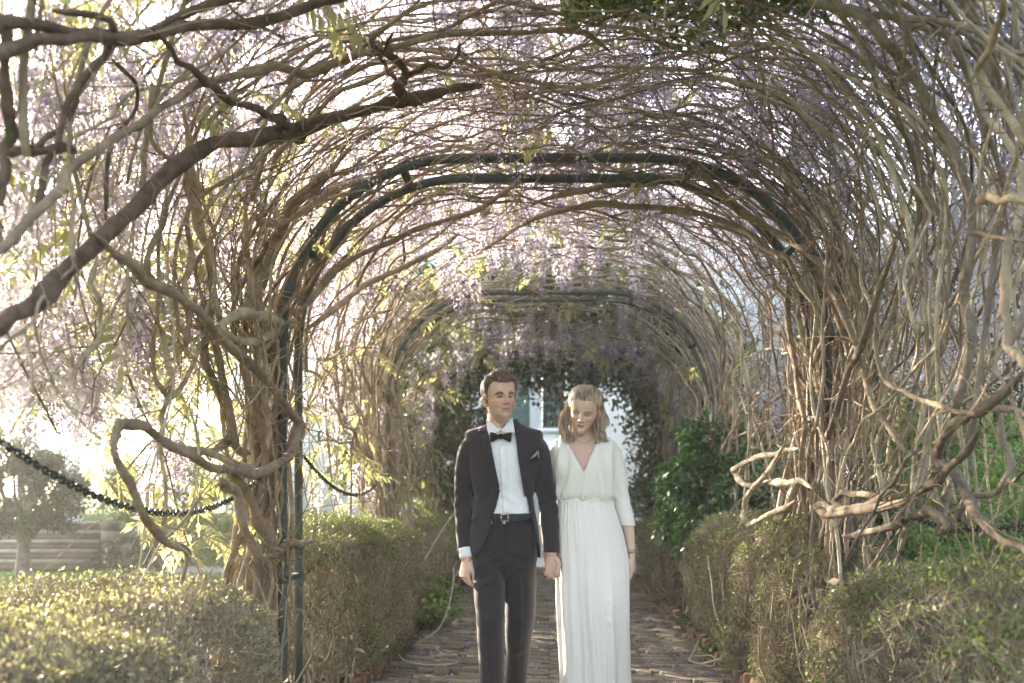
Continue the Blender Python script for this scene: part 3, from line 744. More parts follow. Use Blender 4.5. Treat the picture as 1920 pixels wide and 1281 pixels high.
# leaves: lush on the sunny left side, few on the right
scatter(130, b1-0.3, b1+0.8, 2.7, 5.3, 0.25, 1.2, add_leaf)
scatter(150, b1-1.1, b1+1.0, 4.5, 7.4, 0.1, 0.8, add_leaf)
scatter(220, b1-1.6, b2, 7.4, 11, 0.0, 0.7, add_leaf)
scatter(300, b1-1.5, b4, 11, 14.2, -0.15, 0.5, add_leaf)
scatter(150, b1+0.4, b3, 3.0, 7.4, 0.1, 0.7, add_leaf)
scatter(90, b3, b4+0.3, 3.0, 6.5, 0.35, 1.0, add_leaf)
scatter(60, b2, b4, 7.4, 11, 0.1, 0.6, add_leaf)
# low leafy shoots at the feet of the left trunks
scatter(16, 0.85, 1.15, 4.7, 5.4, 0.0, 0.4, add_leaf, sc=0.8)

for k, (vv, ff) in MASS.items():
    if vv: obj('flower_mass', np.concatenate(vv), np.concatenate(ff), MAT['petal'], PLANTS[k], smooth=False, kind='stuff')

scatter(360, b1-0.25, b1+1.0, 2.6, 6.0, 0.3, 1.6, add_leaf)
for k, (vv, ff) in LMASS.items():
    if vv: obj('leaf_mass', np.concatenate(vv), np.concatenate(ff), MAT['wleaf'], PLANTS[k], smooth=False, kind='stuff')

# leaf clump with its shade put into a darker leaf colour, in the roof just above the viewer
n = 2600
P_ = np.stack([U(0.0, 1.05, n), N(3.75, 0.16, n), 3.06+np.abs(N(0, 0.10, n))], -1); P_[:, 2] -= 0.06*np.sin(P_[:, 0]*9)*np.cos(P_[:, 1]*7)
obj('leaf_clump', *leaf_quads(P_, rand_dirs(n)-[0, 0, .5], rand_dirs(n)+[0, 0, .6], U(.03, .06, n), U(.015, .03, n)), MAT['hedge_leaf'], PLANTS['R1'], kind='stuff')

# dark evergreen climber closing in on the last arch
ivy = empty('climber', (-1.5, 13.4, 0), 'dark leafy climber framing the far end of the tunnel, with added light-blocking roof leaves', 'climber')
n = 10000
s_ = U(0.7, LTOT-0.9, n); o_ = N(-0.02, 0.17, n)-0.30*np.clip((2.6-s_)/1.5, 0, 1)-0.22*np.exp(-((s_-LTOT/2-0.1)/0.7)**2)*U(0, 1.6, n)
x_, z_ = prof(s_, o_); P_ = np.stack([x_, 13.6+N(0, 0.5, n), z_], -1)
P_ = P_+0.10*np.stack([np.sin(P_[:, 2]*7+P_[:, 1]*3), np.sin(P_[:, 0]*6), np.sin(P_[:, 0]*8+P_[:, 1]*4)], -1)
obj('foliage', *leaf_quads(P_, rand_dirs(n)-[0, 0, .4], rand_dirs(n)+[0, -.3, .5], U(.05, .11, n), U(.035, .07, n)), MAT['climber'], ivy, kind='stuff')
n = 16000  # roof leaves added to block light above the far tunnel
s_ = U(b1-0.9, b4+0.7, n); o_ = U(0.15, 0.7, n)
x_, z_ = prof(s_, o_); P_ = np.stack([x_, U(9.6, 14.0, n), z_], -1)
obj('foliage', *leaf_quads(P_, rand_dirs(n)-[0, 0, .4], rand_dirs(n)+[0, 0, .8], U(.07, .13, n), U(.05, .09, n)), MAT['climber'], ivy, kind='stuff')
for i in range(14):
    s0_ = U(0.0, 0.3); q = np.linspace(s0_, U(2.5, 5.0), 26)
    if i % 2: q = LTOT-q
    x_, z_ = prof(q, N(0, .08)+smooth_noise(26, 4, .05)); P_ = np.stack([x_, 13.5+N(0, .3)+smooth_noise(26, 5, .12), z_], -1)
    obj('stem', *tube(P_, np.linspace(U(.015, .03), .008, 26), 6), MAT['bark_dark'], ivy)
# ================================================================ hedges
def hedge(x0, x1, y0, y1, h, label, ntw=9000, nlf=5000, leaf_top=0.6, green=1.0, lsz=0.02, lmat='hedge_leaf'):
    e = empty('hedge', ((x0+x1)/2, y0, 0), label, 'hedge', 'clipped hedges along the path')
    L, W = y1-y0, x1-x0
    # points near the outside of a rounded, uneven box
    def shell(n, depth):
        out = np.empty((n, 3)); nrm = np.empty((n, 3))
        areas = np.array([L*h, L*h, L*W*1.2, W*h, W*h]); f = rng.choice(5, n, p=areas/areas.sum())
        a, b = rng.random(n), rng.random(n)
        d = np.abs(rng.normal(0, depth, n))
        for i in range(n):
            u, v = a[i], b[i]
            if f[i] == 0: p = [x0, y0+u*L, v*h]; m = [-1, 0, 0]
            elif f[i] == 1: p = [x1, y0+u*L, v*h]; m = [1, 0, 0]
            elif f[i] == 2: p = [x0+u*W, y0+v*L, h]; m = [0, 0, 1]
            elif f[i] == 3: p = [x0+u*W, y0, v*h]; m = [0, -1, 0]
            else: p = [x0+u*W, y1, v*h]; m = [0, 1, 0]
            out[i] = p; nrm[i] = m
        c = np.array([(x0+x1)/2, (y0+y1)/2, h*0.5]); hs = np.array([W/2, L/2, h*0.5])
        q = (out-c)/hs; r = np.minimum(1.0, 1.26/np.maximum(1e-6, np.sum(np.abs(q)**6, 1)**(1/6)*1.0))
        k = (np.sum(np.abs(q)**3.6, 1))**(1/3.6); out = c+(out-c)/k[:, None]*1.03
        lump = 0.075*np.sin(out[:, 1]*5.1+out[:, 0]*3)*np.cos(out[:, 2]*6+out[:, 1]*2.3)+0.03*np.sin(out[:, 1]*13+out[:, 2]*11)
        # thinner towards the foot
        out[:, 0] += -np.sign(nrm[:, 0])*np.clip(0.30-out[:, 2], 0, 1)*0.35
        out += nrm*(lump-d)[:, None]
        out[:, 2] = np.maximum(out[:, 2], 0.01)
        return out, nrm
    n = ntw
    C, nm = shell(n, 0.07)
    D = nm*U(0.1, 0.9, n)[:, None]+np.array([0, 0, 1])*U(0.0, 0.9, n)[:, None]+rng.normal(0, 0.65, (n, 3))
    D /= np.linalg.norm(D, axis=1)[:, None]
    Ln = U(0.04, 0.15, n)
    sh = rng.random(n) < 0.02                                   # stray shoots past the clipped line
    Ln[sh] = U(0.14, 0.26, sh.sum()); D[sh] = nm[sh]*0.5+np.array([0, 0, 0.9])+rng.normal(0, 0.35, (sh.sum(), 3)); D /= np.linalg.norm(D, axis=1)[:, None]
    bag = Bag(); rad = U(0.0009, 0.0024, n)
    S = np.cross(D, rand_dirs(n)); S /= np.linalg.norm(S, axis=1)[:, None]+1e-9; T = np.cross(D, S)
    A, Bp = C-D*Ln[:, None]*0.6, C+D*Ln[:, None]*0.4
    mid = C+rng.normal(0, 0.006, (n, 3))
    rows = []
    for (Q, k) in ((A, 1.0), (mid, 0.8), (Bp, 0.35)):
        for j in range(3):
            a = j*2*math.pi/3
            rows.append(Q+(S*math.cos(a)+T*math.sin(a))*(rad*k)[:, None])
    V = np.stack(rows, 1).reshape(-1, 3); base = np.arange(n)[:, None]*9
    fl = []
    for r_ in (0, 3):
        for j in range(3): fl.append(base+np.array([[r_+j, r_+(j+1) % 3, r_+3+(j+1) % 3, r_+3+j]]))
    obj('twigs', V, np.concatenate(fl, 0), MAT['hedge_twig'], e, kind='stuff')
    # heavier inner branches
    ib = Bag()
    for i in range(int(60*L)):
        p = np.array([U(x0+0.15, x1-0.15), U(y0+0.1, y1-0.1), 0.0]); Q = [p]; v = np.array([N(0, 0.3), N(0, 0.3), 1.0])
        for k in range(5):
            v = v+rng.normal(0, 0.3, 3); v[2] = abs(v[2])+0.2; v /= np.linalg.norm(v); Q.append(Q[-1]+v*h*0.19)
        Q = np.array(Q); Q[:, 0] = np.clip(Q[:, 0], x0+0.02, x1-0.02)
        V, F = tube(Q, np.linspace(0.009, 0.003, 6), 4, cap=False); ib.add(V, F)
    obj('branches', *ib.get(), MAT['hedge_twig'], e, kind='stuff')
    # leaf blades added inside to keep the light out
    n2 = int(900*L); C = np.stack([U(x0+0.10, x1-0.10, n2), U(y0+0.08, y1-0.08, n2), U(0.02, h-0.10, n2)], -1)
    V1, F1 = leaf_quads(C, rand_dirs(n2), rand_dirs(n2), U(0.04, 0.10, n2), U(0.02, 0.04, n2))
    obj('inner_fill', V1, F1, MAT['hedge_twig'], e, kind='stuff')
    m = int(nlf*green)
    C, nm = shell(m*3, 0.03)
    patch = np.sin(C[:, 1]*4.3+C[:, 0]*5)*np.cos(C[:, 2]*5.5+C[:, 1]*1.7)+0.5*np.sin(C[:, 1]*9.7+C[:, 2]*8.3)
    w = np.clip(0.25+0.5*(C[:, 2] > h*0.8)*leaf_top+0.35*patch, 0.03, 1); keep = rng.random(m*3) < w
    C, nm = C[keep][:m], nm[keep][:m]; m = len(C)
    C = C+nm*U(-0.01, 0.03, m)[:, None]
    D = nm*0.5+np.array([0, 0, 0.4])+rng.normal(0, 0.6, (m, 3))
    Nn = nm+rng.normal(0, 0.7, (m, 3))
    obj('foliage', *leaf_quads(C, D, Nn, U(lsz*0.7, lsz*1.5, m), U(lsz*0.45, lsz*0.8, m)), MAT[lmat], e, kind='stuff')
    return e
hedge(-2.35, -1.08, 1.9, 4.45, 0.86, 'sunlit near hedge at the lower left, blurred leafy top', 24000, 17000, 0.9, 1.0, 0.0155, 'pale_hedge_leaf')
hedge(-1.95, -1.08, 5.98, 8.6, 1.0, 'twiggy clipped hedge left of the man, behind the arch post', 24000, 20000, 0.9, 1.0, 0.019)
hedge(1.10, 2.45, 1.9, 4.75, 0.93, 'blurred brown hedge at the lower right corner', 20000, 15000, 0.7, 0.9, 0.02)
hedge(1.10, 1.90, 5.0, 8.5, 1.02, 'dry brown twiggy hedge right of the woman', 28000, 17000, 0.6, 0.9, 0.018)
hedge(1.12, 1.80, 9.6, 13.4, 0.95, 'far low hedge beyond the glossy green shrub, beside the woman', 9000, 4000, 0.6, 0.8, 0.03)
hedge(-1.80, -1.12, 9.9, 13.4, 0.95, 'far low hedge in shade just left of the man\'s hip', 9000, 4000, 0.7, 1.0, 0.03)

# ================================================================ shrubs and trees
def foliage(name, parent, C0, rad, n, lsz, mat, clumps=40, fill=0.5, cl_r=0.28, flat=1.0, droop=0.2):
    C0, rad = np.array(C0, float), np.array(rad, float)
    d = rand_dirs(clumps); r = U(0.55, 1.0, clumps)**0.6
    cc = C0+d*r[:, None]*rad*(1+rng.normal(0, 0.08, (clumps, 3)))
    cs = U(0.6, 1.3, clumps)*cl_r*rad.mean()
    k = rng.integers(clumps, size=n)
    dd = rand_dirs(n); rr = rng.random(n)**0.45
    P = cc[k]+dd*(rr*cs[k])[:, None]
    D = dd+rng.normal(0, 0.5, (n, 3))-np.array([0, 0, droop]); Nn = dd*0.6+np.array([0, 0, 0.8])+rng.normal(0, 0.5, (n, 3))
    return obj(name, *leaf_quads(P, D, Nn, U(0.7, 1.3, n)*lsz, U(0.38, 0.6, n)*lsz), mat, parent)

def limbs(parent, base, top, r0, C0, rad, n=9, mat=None):
    bag = Bag(); base, top = np.array(base, float), np.array(top, float)
    P = spline(np.array([base, base*0.6+top*0.4+[U(-.05, .05)*(top[2]-base[2]), U(-.05, .05), 0], top]), 5)
    V, F = tube(P, np.linspace(r0*1.25, r0*0.6, len(P)), 8); bag.add(V, F)
    C0, rad = np.array(C0, float), np.array(rad, float)
    for i in range(n):
        q = P[rng.integers(len(P)//2, len(P))]; e = C0+rand_dirs(1)[0]*rad*0.8; e[2] = max(e[2], q[2])
        L = spline(np.array([q, (q+e)/2+rng.normal(0, 0.08, 3)*rad, e]), 4)
        V, F = tube(L, np.linspace(r0*0.5, r0*0.12, len(L)), 5); bag.add(V, F)
    obj('trunk', *bag.get(), mat or MAT['trunk'], parent)

def shrub(name, label, cat, base, C0, rad, n, lsz, mat, r0=0.03, clumps=45, group=None, cl_r=0.30, nl=12):
    e = empty(name, base, label, cat, group)
    limbs(e, base, (np.array(base)+np.array(C0))/2, r0, C0, rad, nl)
    foliage('crown', e, C0, rad, n, lsz, mat, clumps, cl_r=cl_r)
    return e
# glossy green shrubs behind the right hedges
shrub('evergreen_shrub', 'glossy dark green shrub behind the hedge right of the woman', 'shrub', (1.6, 8.95, 0), (1.52, 8.9, 1.18), (0.52, 0.6, 0.72), 14000, 0.07, MAT['shrub'], clumps=70, group='evergreen shrubs right of the tunnel')
shrub('evergreen_shrub', 'dark green shrub behind the bare stems just right of the second arch', 'shrub', (2.6, 9.6, 0), (2.6, 9.6, 0.95), (0.7, 0.7, 0.8), 10000, 0.07, MAT['shrub'], clumps=60, group='evergreen shrubs right of the tunnel')
shrub('evergreen_shrub', 'leafy green shrub seen through the bare stems right of the large arch', 'shrub', (3.6, 9.4, 0), (3.6, 9.4, 1.35), (0.75, 0.8, 0.95), 12000, 0.06, MAT['shrub_light'], clumps=60, group='evergreen shrubs right of the tunnel')
shrub('evergreen_shrub', 'pale green rounded shrub at the right edge behind looping stems', 'shrub', (3.35, 7.6, 0), (3.35, 7.6, 0.8), (0.6, 0.7, 0.75), 9000, 0.045, MAT['shrub_light'], clumps=50, group='evergreen shrubs right of the tunnel')
shrub('evergreen_shrub', 'small grey-green shrub beside the white house wall, right of the woman', 'shrub', (1.65, 15.2, 0), (1.55, 15.2, 0.75), (0.65, 0.5, 0.7), 6000, 0.06, MAT['topiary'], clumps=40)
shrub('evergreen_shrub', 'tall dark shrub at the far end of the tunnel, behind the man\'s shoulder', 'shrub', (-1.05, 14.5, 0), (-1.02, 14.5, 1.35), (0.52, 0.4, 1.25), 9000, 0.09, MAT['climber'], clumps=60)
# dark conifers far right
for k, (x, y, h, w, lb) in enumerate(((6.8, 15.5, 6.2, 2.0, 'dark conifer far right, nearest the frame edge'), (6.2, 18.2, 6.0, 1.7, 'dark conifer behind the right stems, closest to the house'),
                                      (9.6, 17.5, 7.5, 2.2, 'tall dark conifer beyond the right frame edge'), (5.2, 13.0, 4.6, 1.3, 'lower dark conifer in front of the two behind the right stems'))):
    shrub('conifer_tree', lb, 'tree', (x, y, 0), (x, y, h*0.52), (w, w, h*0.5), 13000, 0.15, MAT['conifer'], 0.12, 110, 'dark conifers on the right', 0.26)
# left garden: clipped ball tree, wall shrubs, distant trees
tp = empty('topiary_tree', (-7.7, 14.6, 0), 'round clipped ball tree on a single trunk on the left lawn', 'tree')
limbs(tp, (-7.7, 14.6, 0), (-7.7, 14.6, 0.8), 0.10, (-7.75, 14.6, 1.2), (0.9, 0.9, 0.55), 14)
foliage('crown', tp, (-7.75, 14.6, 1.24), (0.98, 0.95, 0.60), 26000, 0.07, MAT['topiary'], 110, cl_r=0.2)
shrub('wall_shrub', 'bright green climber hanging over the garden wall behind the ball tree', 'shrub', (-6.3, 15.8, 0.5), (-6.2, 15.75, 1.15), (0.95, 0.5, 0.65), 10000, 0.07, MAT['shrub_light'], clumps=55)
shrub('wall_shrub', 'small rounded grey-green shrub at the foot of the garden wall', 'shrub', (-6.35, 15.1, 0), (-6.35, 15.1, 0.3), (0.36, 0.3, 0.3), 3000, 0.05, MAT['topiary'], clumps=25)
shrub('wall_shrub', 'green shrub behind the left trunks, partly hidden by loops', 'shrub', (-4.9, 15.3, 0.2), (-4.9, 15.3, 0.9), (0.6, 0.5, 0.75), 6000, 0.06, MAT['shrub_light'], clumps=35)
for k, (x, y, h, w, lb) in enumerate(((-17, 30, 9, 4.2, 'hazy pale green tree at the far left edge'), (-10.5, 33, 8.5, 3.8, 'hazy pale tree behind the white column'), (-4.5, 31, 8, 3.6, 'pale green tree seen through the left stems'),
                                      (-24, 34, 10, 4.5, 'distant pale tree outside the left edge'), (4, 34, 9, 4.0, 'distant pale tree behind the house roof'), (12, 30, 9, 4.0, 'distant pale tree behind the dark conifers'))):
    shrub('garden_tree', lb, 'tree', (x, y, 0), (x, y, h*0.58), (w, w, h*0.42), 9000, 0.26, MAT['far_leaf'], 0.22, 60, 'pale trees in the distance', 0.30)

# left garden walls, steps, column, terrace
ter = tag(obj('terrace', *box_v(-26, -4.2, 17.4, 30, -0.03, 0.70), MAT['lawn'], smooth=False), kind='structure')
wl = empty('garden_wall', (-5.5, 17.2, 0), 'grey-brown low garden wall behind the ball tree', 'wall')
x = -7.4; k = 0
for row in range(4):
    x = -7.45-(row % 2)*0.2
    while x < -3.4:
        w = U(0.38, 0.5)
        obj('block', *box_v(max(x, -7.45), min(x+w-0.012, -3.35), 16.6+U(-.01, .01), 16.95, row*0.2, row*0.2+0.19), MAT['render_wall'], wl, smooth=False); x += w
sp = empty('stone_steps', (-8.6, 16.2, 0), 'shallow pale stone steps leading up from the left lawn', 'steps')
for i in range(5):
    y0 = 15.9+i*0.32
    obj('step', *box_v(-9.9, -7.5, y0+0.02, 17.5, i*0.145+0.001, i*0.145+0.105), MAT['render_wall'], sp, smooth=False)
    obj('tread', *box_v(-9.93, -7.47, y0-0.02, y0+0.36, i*0.145+0.106, i*0.145+0.145), MAT['stone'], sp, smooth=False)
cl = empty('white_column', (-8.2, 17.9, 0.70), 'tall pale column standing on the terrace at the left', 'column')
cxp = px_x(132, 17.9)
V, F = tube(np.array([[cxp, 17.9, 0.70], [cxp, 17.9, 0.78]]), [0.21, 0.21], 20); obj('base', V, F, MAT['white_wall'], cl)
V, F = tube(np.array([[cxp, 17.9, 0.77], [cxp, 17.9, 2.0], [cxp, 17.9, 4.3]]), [0.165, 0.16, 0.135], 20); obj('shaft', V, F, MAT['white_wall'], cl)
V, F = tube(np.array([[cxp, 17.9, 4.29], [cxp, 17.9, 4.42]]), [0.2, 0.22], 20); obj('capital', V, F, MAT['white_wall'], cl)

# lawn blades near the steps
n = 26000
C = np.stack([U(-11, -3.2, n), U(7.5, 15.2, n), np.zeros(n)], -1); C[:, 2] = 0.0
D = np.tile([0, 0, 1.0], (n, 1))+rng.normal(0, 0.35, (n, 3))
tag(obj('lawn_grass', *leaf_quads(C+[0, 0, 0.012], D, rand_dirs(n), U(0.05, 0.10, n), U(0.008, 0.014, n)), MAT['grass']), 'short green lawn to the left of the tunnel', 'grass', kind='stuff')
# ================================================================ chains between the arches
def torus(R, r, n=10, m=5, sx=1.0):
    V, F = [], []
    for i in range(n):
        a = 2*math.pi*i/n
        for j in range(m):
            b = 2*math.pi*j/m
            V.append([(R+r*math.cos(b))*math.cos(a)*sx, (R+r*math.cos(b))*math.sin(a), r*math.sin(b)])
    for i in range(n):
        for j in range(m): F.append([i*m+j, ((i+1) % n)*m+j, ((i+1) % n)*m+(j+1) % m, i*m+(j+1) % m])
    return np.array(V), np.array(F)
link_me = mesh_data('link', *torus(0.0115, 0.0036, 12, 6, 1.5), MAT['chain'])
def chain(a, b, sag, label, step=0.026):
    a, b = np.array(a), np.array(b)
    t = np.linspace(0, 1, 400)[:, None]
    P = a*(1-t)+b*t; P[:, 2] -= (4*sag*t*(1-t))[:, 0]
    d = np.concatenate([[0], np.cumsum(np.linalg.norm(np.diff(P, axis=0), axis=1))])
    e = empty('chain', a, label, 'chain', 'iron chains slung between the arches')
    n = min(298, int(d[-1]/step))
    for i in range(n):
        s = (i+0.5)*d[-1]/n
        p = np.array([np.interp(s, d, P[:, c]) for c in range(3)]); q = np.array([np.interp(min(s+0.02, d[-1]), d, P[:, c]) for c in range(3)])
        r_ = np.array([np.interp(max(s-0.02, 0), d, P[:, c]) for c in range(3)])
        v = Vector(q-r_).normalized()
        rot = v.to_track_quat('X', 'Z').to_matrix() @ Matrix.Rotation((i % 2)*math.pi/2+N(0, 0.15), 3, 'X')
        put('link', link_me, e, Vector(p-a), rot.to_euler())
chain((-1.50, 2.15, 1.55), (-1.49, 5.39, 1.42), 0.34, 'dark iron chain sagging across the left foreground to the arch post')
chain((-1.46, 5.79, 1.44), (-1.48, 9.0, 1.42), 0.22, 'dark iron chain behind the left hedge, from the large arch to the next')
chain((1.50, 2.2, 1.36), (1.49, 5.38, 1.42), 0.30, 'dark iron chain in the right foreground among looping stems')
chain((1.49, 5.79, 1.40), (1.48, 9.0, 1.35), 0.36, 'dark iron chain behind the right stem bundle, near the glossy shrub')

# ================================================================ low plants, dry stems, petals
def weed(name, label, c, n, r, lsz, mat, h=0.12, group=None):
    e = empty(name, (c[0], c[1], 0), label, 'plant', group)
    bag = Bag(); Cs = []
    for i in range(n):
        a = U(0, 6.28); q = np.array([c[0]+math.cos(a)*U(0, r), c[1]+math.sin(a)*U(0, r*1.8), U(0.4, 1.0)*h+0.02])
        p = np.array([c[0]+(q[0]-c[0])*0.4, c[1]+(q[1]-c[1])*0.4, 0.0])
        V, F = tube(np.array([p, (p+q)/2+[0, 0, h*0.2], q]), [0.0025, 0.002, 0.0012], 4, cap=False); bag.add(V, F); Cs.append(q)
    obj('stems', *bag.get(), MAT['shrub_light'], e, kind='stuff')
    Cs = np.repeat(np.array(Cs), 2, 0)+rng.normal(0, lsz*0.3, (2*n, 3))
    D = rng.normal(0, 1, (2*n, 3)); D[:, 2] *= 0.3; Nn = np.array([0, 0, 1.0])+rng.normal(0, 0.3, (2*n, 3))
    obj('foliage', *leaf_quads(Cs, D, Nn, U(0.7, 1.3, 2*n)*lsz, U(0.6, 0.9, 2*n)*lsz), mat, e, kind='stuff')
for i, (c, n, r, s, h, lb) in enumerate((((-1.05, 8.9), 130, 0.30, 0.06, 0.22, 'patch of green groundcover spilling onto the path left of the man'),
                                        ((-1.12, 10.0), 110, 0.3, 0.07, 0.3, 'taller green groundcover further back on the left path edge'),
                                        ((-1.18, 7.4), 50, 0.2, 0.045, 0.15, 'small weeds under the left hedge by the upright bricks'),
                                        ((-1.25, 6.7), 40, 0.18, 0.05, 0.14, 'small weeds at the bottom of the left hedge, near the corner'),
                                        ((1.22, 7.2), 50, 0.18, 0.05, 0.12, 'green weeds at the right path edge by the fallen stems'),
                                        ((1.3, 6.5), 60, 0.2, 0.055, 0.16, 'green weeds at the bottom of the right hedge'),
                                        ((1.2, 8.6), 40, 0.18, 0.05, 0.15, 'green weeds at the right hedge\'s far corner'),
                                        ((0.62, 7.9), 14, 0.10, 0.035, 0.05, 'tiny weed growing between the bricks right of the woman'),
                                        ((-0.55, 8.7), 12, 0.10, 0.04, 0.05, 'tiny weed growing between the bricks by the man\'s leg'))):
    weed('groundcover', lb, c, n, r, s, MAT['shrub_light'] if i < 2 else MAT['shrub'], h, 'weeds along the path edges')

MAT['dry'] = surf('dry_stem', (0.30, 0.26, 0.20), (0.52, 0.47, 0.40), scale=8, rough=0.9)
def dry(label, pts, r, name='dry_stem'):
    Q = spline(np.array(pts, float), 8)
    V, F = tube(Q, knobbly(np.linspace(r, r*0.6, len(Q)), 0.08), 6)
    tag(obj(name, V, F, MAT['dry']), label, 'stem', 'dry fallen stems')
dry('pale dry stem arching beside the path, left of the man', [(-1.03, 8.15, 0.03), (-0.93, 8.3, 0.10), (-0.86, 8.4, 0.28), (-0.84, 8.6, 0.48), (-0.86, 8.8, 0.56)], 0.008)
dry('pale dry stem lying curled on the bricks at the lower left', [(-1.1, 7.1, 0.07), (-1.0, 6.85, 0.06), (-0.85, 6.75, 0.055), (-0.70, 6.8, 0.052), (-0.66, 6.9, 0.052), (-0.75, 7.0, 0.052)], 0.007)
dry('pale dry stem trailing across the right path edge', [(1.0, 6.75, 0.06), (1.12, 6.62, 0.12), (1.25, 6.6, 0.17), (1.45, 6.62, 0.20), (1.6, 6.6, 0.2)], 0.008)
dry('thin dry stem looping onto the bricks at the right', [(1.05, 7.15, 0.16), (0.98, 7.0, 0.08), (0.95, 6.9, 0.06), (1.02, 6.78, 0.055), (1.08, 6.7, 0.06), (1.1, 6.85, 0.10), (1.0, 7.0, 0.08)], 0.006)
dry('bare whitish stem rising out of the right hedge face', [(1.12, 6.5, 0.28), (1.07, 6.6, 0.45), (1.06, 6.65, 0.62), (1.04, 6.7, 0.8)], 0.007)
dry('pale leaning stem left of the far hedge', [(-1.2, 8.9, 0.5), (-0.98, 9.1, 0.9), (-0.80, 9.2, 1.15)], 0.008)

n = 900
C = np.stack([U(-1.12, 1.12, n), 6.1+rng.random(n)**1.3*8, np.full(n, 0.05)], -1)
C[:, 2] = 0.045+U(0, 0.012, n)
D = rand_dirs(n); D[:, 2] *= 0.3; Nn = np.array([0, 0, 1.0])+rng.normal(0, 0.35, (n, 3))
tag(obj('fallen_petals', *leaf_quads(C, D, Nn, U(0.018, 0.036, n), U(0.014, 0.026, n)), MAT['bud']), 'lilac petals scattered over the brick path', 'petals', kind='stuff')
n = 260
C = np.stack([rng.choice([-1, 1], n)*U(0.7, 1.3, n), U(6, 13, n), np.full(n, 0.05)], -1)
D = rand_dirs(n); D[:, 2] *= 0.2
tag(obj('dead_leaves', *leaf_quads(C, D, np.array([0, 0, 1.0])+rng.normal(0, 0.3, (n, 3)), U(0.03, 0.07, n), U(0.02, 0.04, n)), MAT['hedge_twig']), 'brown dead leaves along the path edges', 'leaves', kind='stuff')
# ================================================================ people
def skin_mat(name, c):
    m, nt, b = new_mat(name); n, l = nt.nodes, nt.links
    at_ = n.new('ShaderNodeAttribute'); at_.attribute_name = 'Col'
    nz = n.new('ShaderNodeTexNoise'); nz.inputs['Scale'].default_value = 60; nz.inputs['Detail'].default_value = 4
    mr = n.new('ShaderNodeMapRange'); mr.inputs['To Min'].default_value = 0.90; mr.inputs['To Max'].default_value = 1.08
    l.new(nz.outputs[0], mr.inputs['Value'])
    mx = n.new('ShaderNodeMix'); mx.data_type = 'RGBA'; mx.blend_type = 'MULTIPLY'; mx.inputs['Factor'].default_value = 1
    l.new(at_.outputs['Color'], mx.inputs['A']); l.new(mr.outputs[0], mx.inputs['B']); l.new(mx.outputs['Result'], b.inputs['Base Color'])
    b.inputs['Roughness'].default_value = 0.40; b.inputs['Specular IOR Level'].default_value = 0.5
    b.inputs['Subsurface Weight'].default_value = 0.18; b.inputs['Subsurface Radius'].default_value = (0.012, 0.005, 0.003); b.inputs['Subsurface Scale'].default_value = 0.6
    return m
MAT['skin'] = skin_mat('skin', None)
def cloth(name, c1, c2, weave=700, rough=0.85, sheen=0.3, bump=0.15, spec=0.2):
    return surf(name, c1, c2, scale=40, rough=rough, bump=bump, bscale=weave, sheen=sheen, spec=spec)
MAT['suit'] = cloth('suit_wool', (0.028, 0.0235, 0.027), (0.036, 0.030, 0.034), sheen=0.25)
MAT['suit_pants'] = cloth('trouser_wool', (0.021, 0.018, 0.0205), (0.028, 0.024, 0.027), sheen=0.2)
MAT['shirt'] = cloth('white_shirt_cotton', (0.68, 0.69, 0.71), (0.76, 0.77, 0.78), sheen=0.1)
MAT['dress'] = cloth('ivory_crepe', (0.715, 0.70, 0.66), (0.745, 0.73, 0.69), sheen=0.2)
MAT['black'] = cloth('black_silk', (0.008, 0.007, 0.008), (0.014, 0.012, 0.013), rough=0.6, sheen=0.1)
MAT['leather'] = surf('black_leather', (0.01, 0.009, 0.009), (0.02, 0.018, 0.017), scale=60, rough=0.4, bump=0.2, bscale=200)
MAT['steel'] = surf('silver_metal', (0.5, 0.5, 0.48), (0.6, 0.6, 0.58), scale=20, rough=0.25, metal=1.0)
MAT['hair_brown'] = surf('brown_hair', (0.035, 0.02, 0.012), (0.235, 0.15, 0.092), scale=1.0, rough=0.4, island=0.35, spec=0.5, stretch=(80, 30, 45), detail=3)
MAT['hair_blond'] = surf('blond_hair', (0.10, 0.064, 0.038), (0.62, 0.475, 0.335), scale=1.0, rough=0.38, island=0.35, spec=0.5, stretch=(75, 28, 11), detail=3)
MAT['square'] = surf('pocket_square', (0.01, 0.01, 0.014), (0.02, 0.02, 0.025), scale=30, rough=0.6)

def quads_of(me):
    V = np.empty(len(me.vertices)*3); me.vertices.foreach_get('co', V)
    return V.reshape(-1, 3), [list(p.vertices) for p in me.polygons]

def remesh(parts, vox, smooth=4, factor=0.5):
    V, F, n = [], [], 0
    for v, f in parts:
        V.append(np.asarray(v, float)); F += [[int(i)+n for i in q] for q in f]; n += len(v)
    me = mesh_data('tmp', np.vstack(V), F, None, False)
    o = put('tmp', me)
    m = o.modifiers.new('r', 'REMESH'); m.mode = 'VOXEL'; m.voxel_size = vox; m.adaptivity = 0
    s = o.modifiers.new('s', 'SMOOTH'); s.iterations = smooth; s.factor = factor
    dg = bpy.context.evaluated_depsgraph_get(); dg.update()
    r = bpy.data.meshes.new_from_object(o.evaluated_get(dg))
    out = quads_of(r)
    bpy.data.objects.remove(o); bpy.data.meshes.remove(me); bpy.data.meshes.remove(r)
    return out

def ell(cx, cy, z, a, b, n=40, p=2.3, bf=None):
    t = np.arange(n)*2*np.pi/n
    c, s = np.cos(t), np.sin(t)
    r = (np.abs(c)**p+np.abs(s)**p)**(-1/p)
    yy = np.where(s < 0, b if bf is None else bf, b)
    return np.stack([cx+a*r*c, cy+yy*r*s, np.full(n, z)], -1)

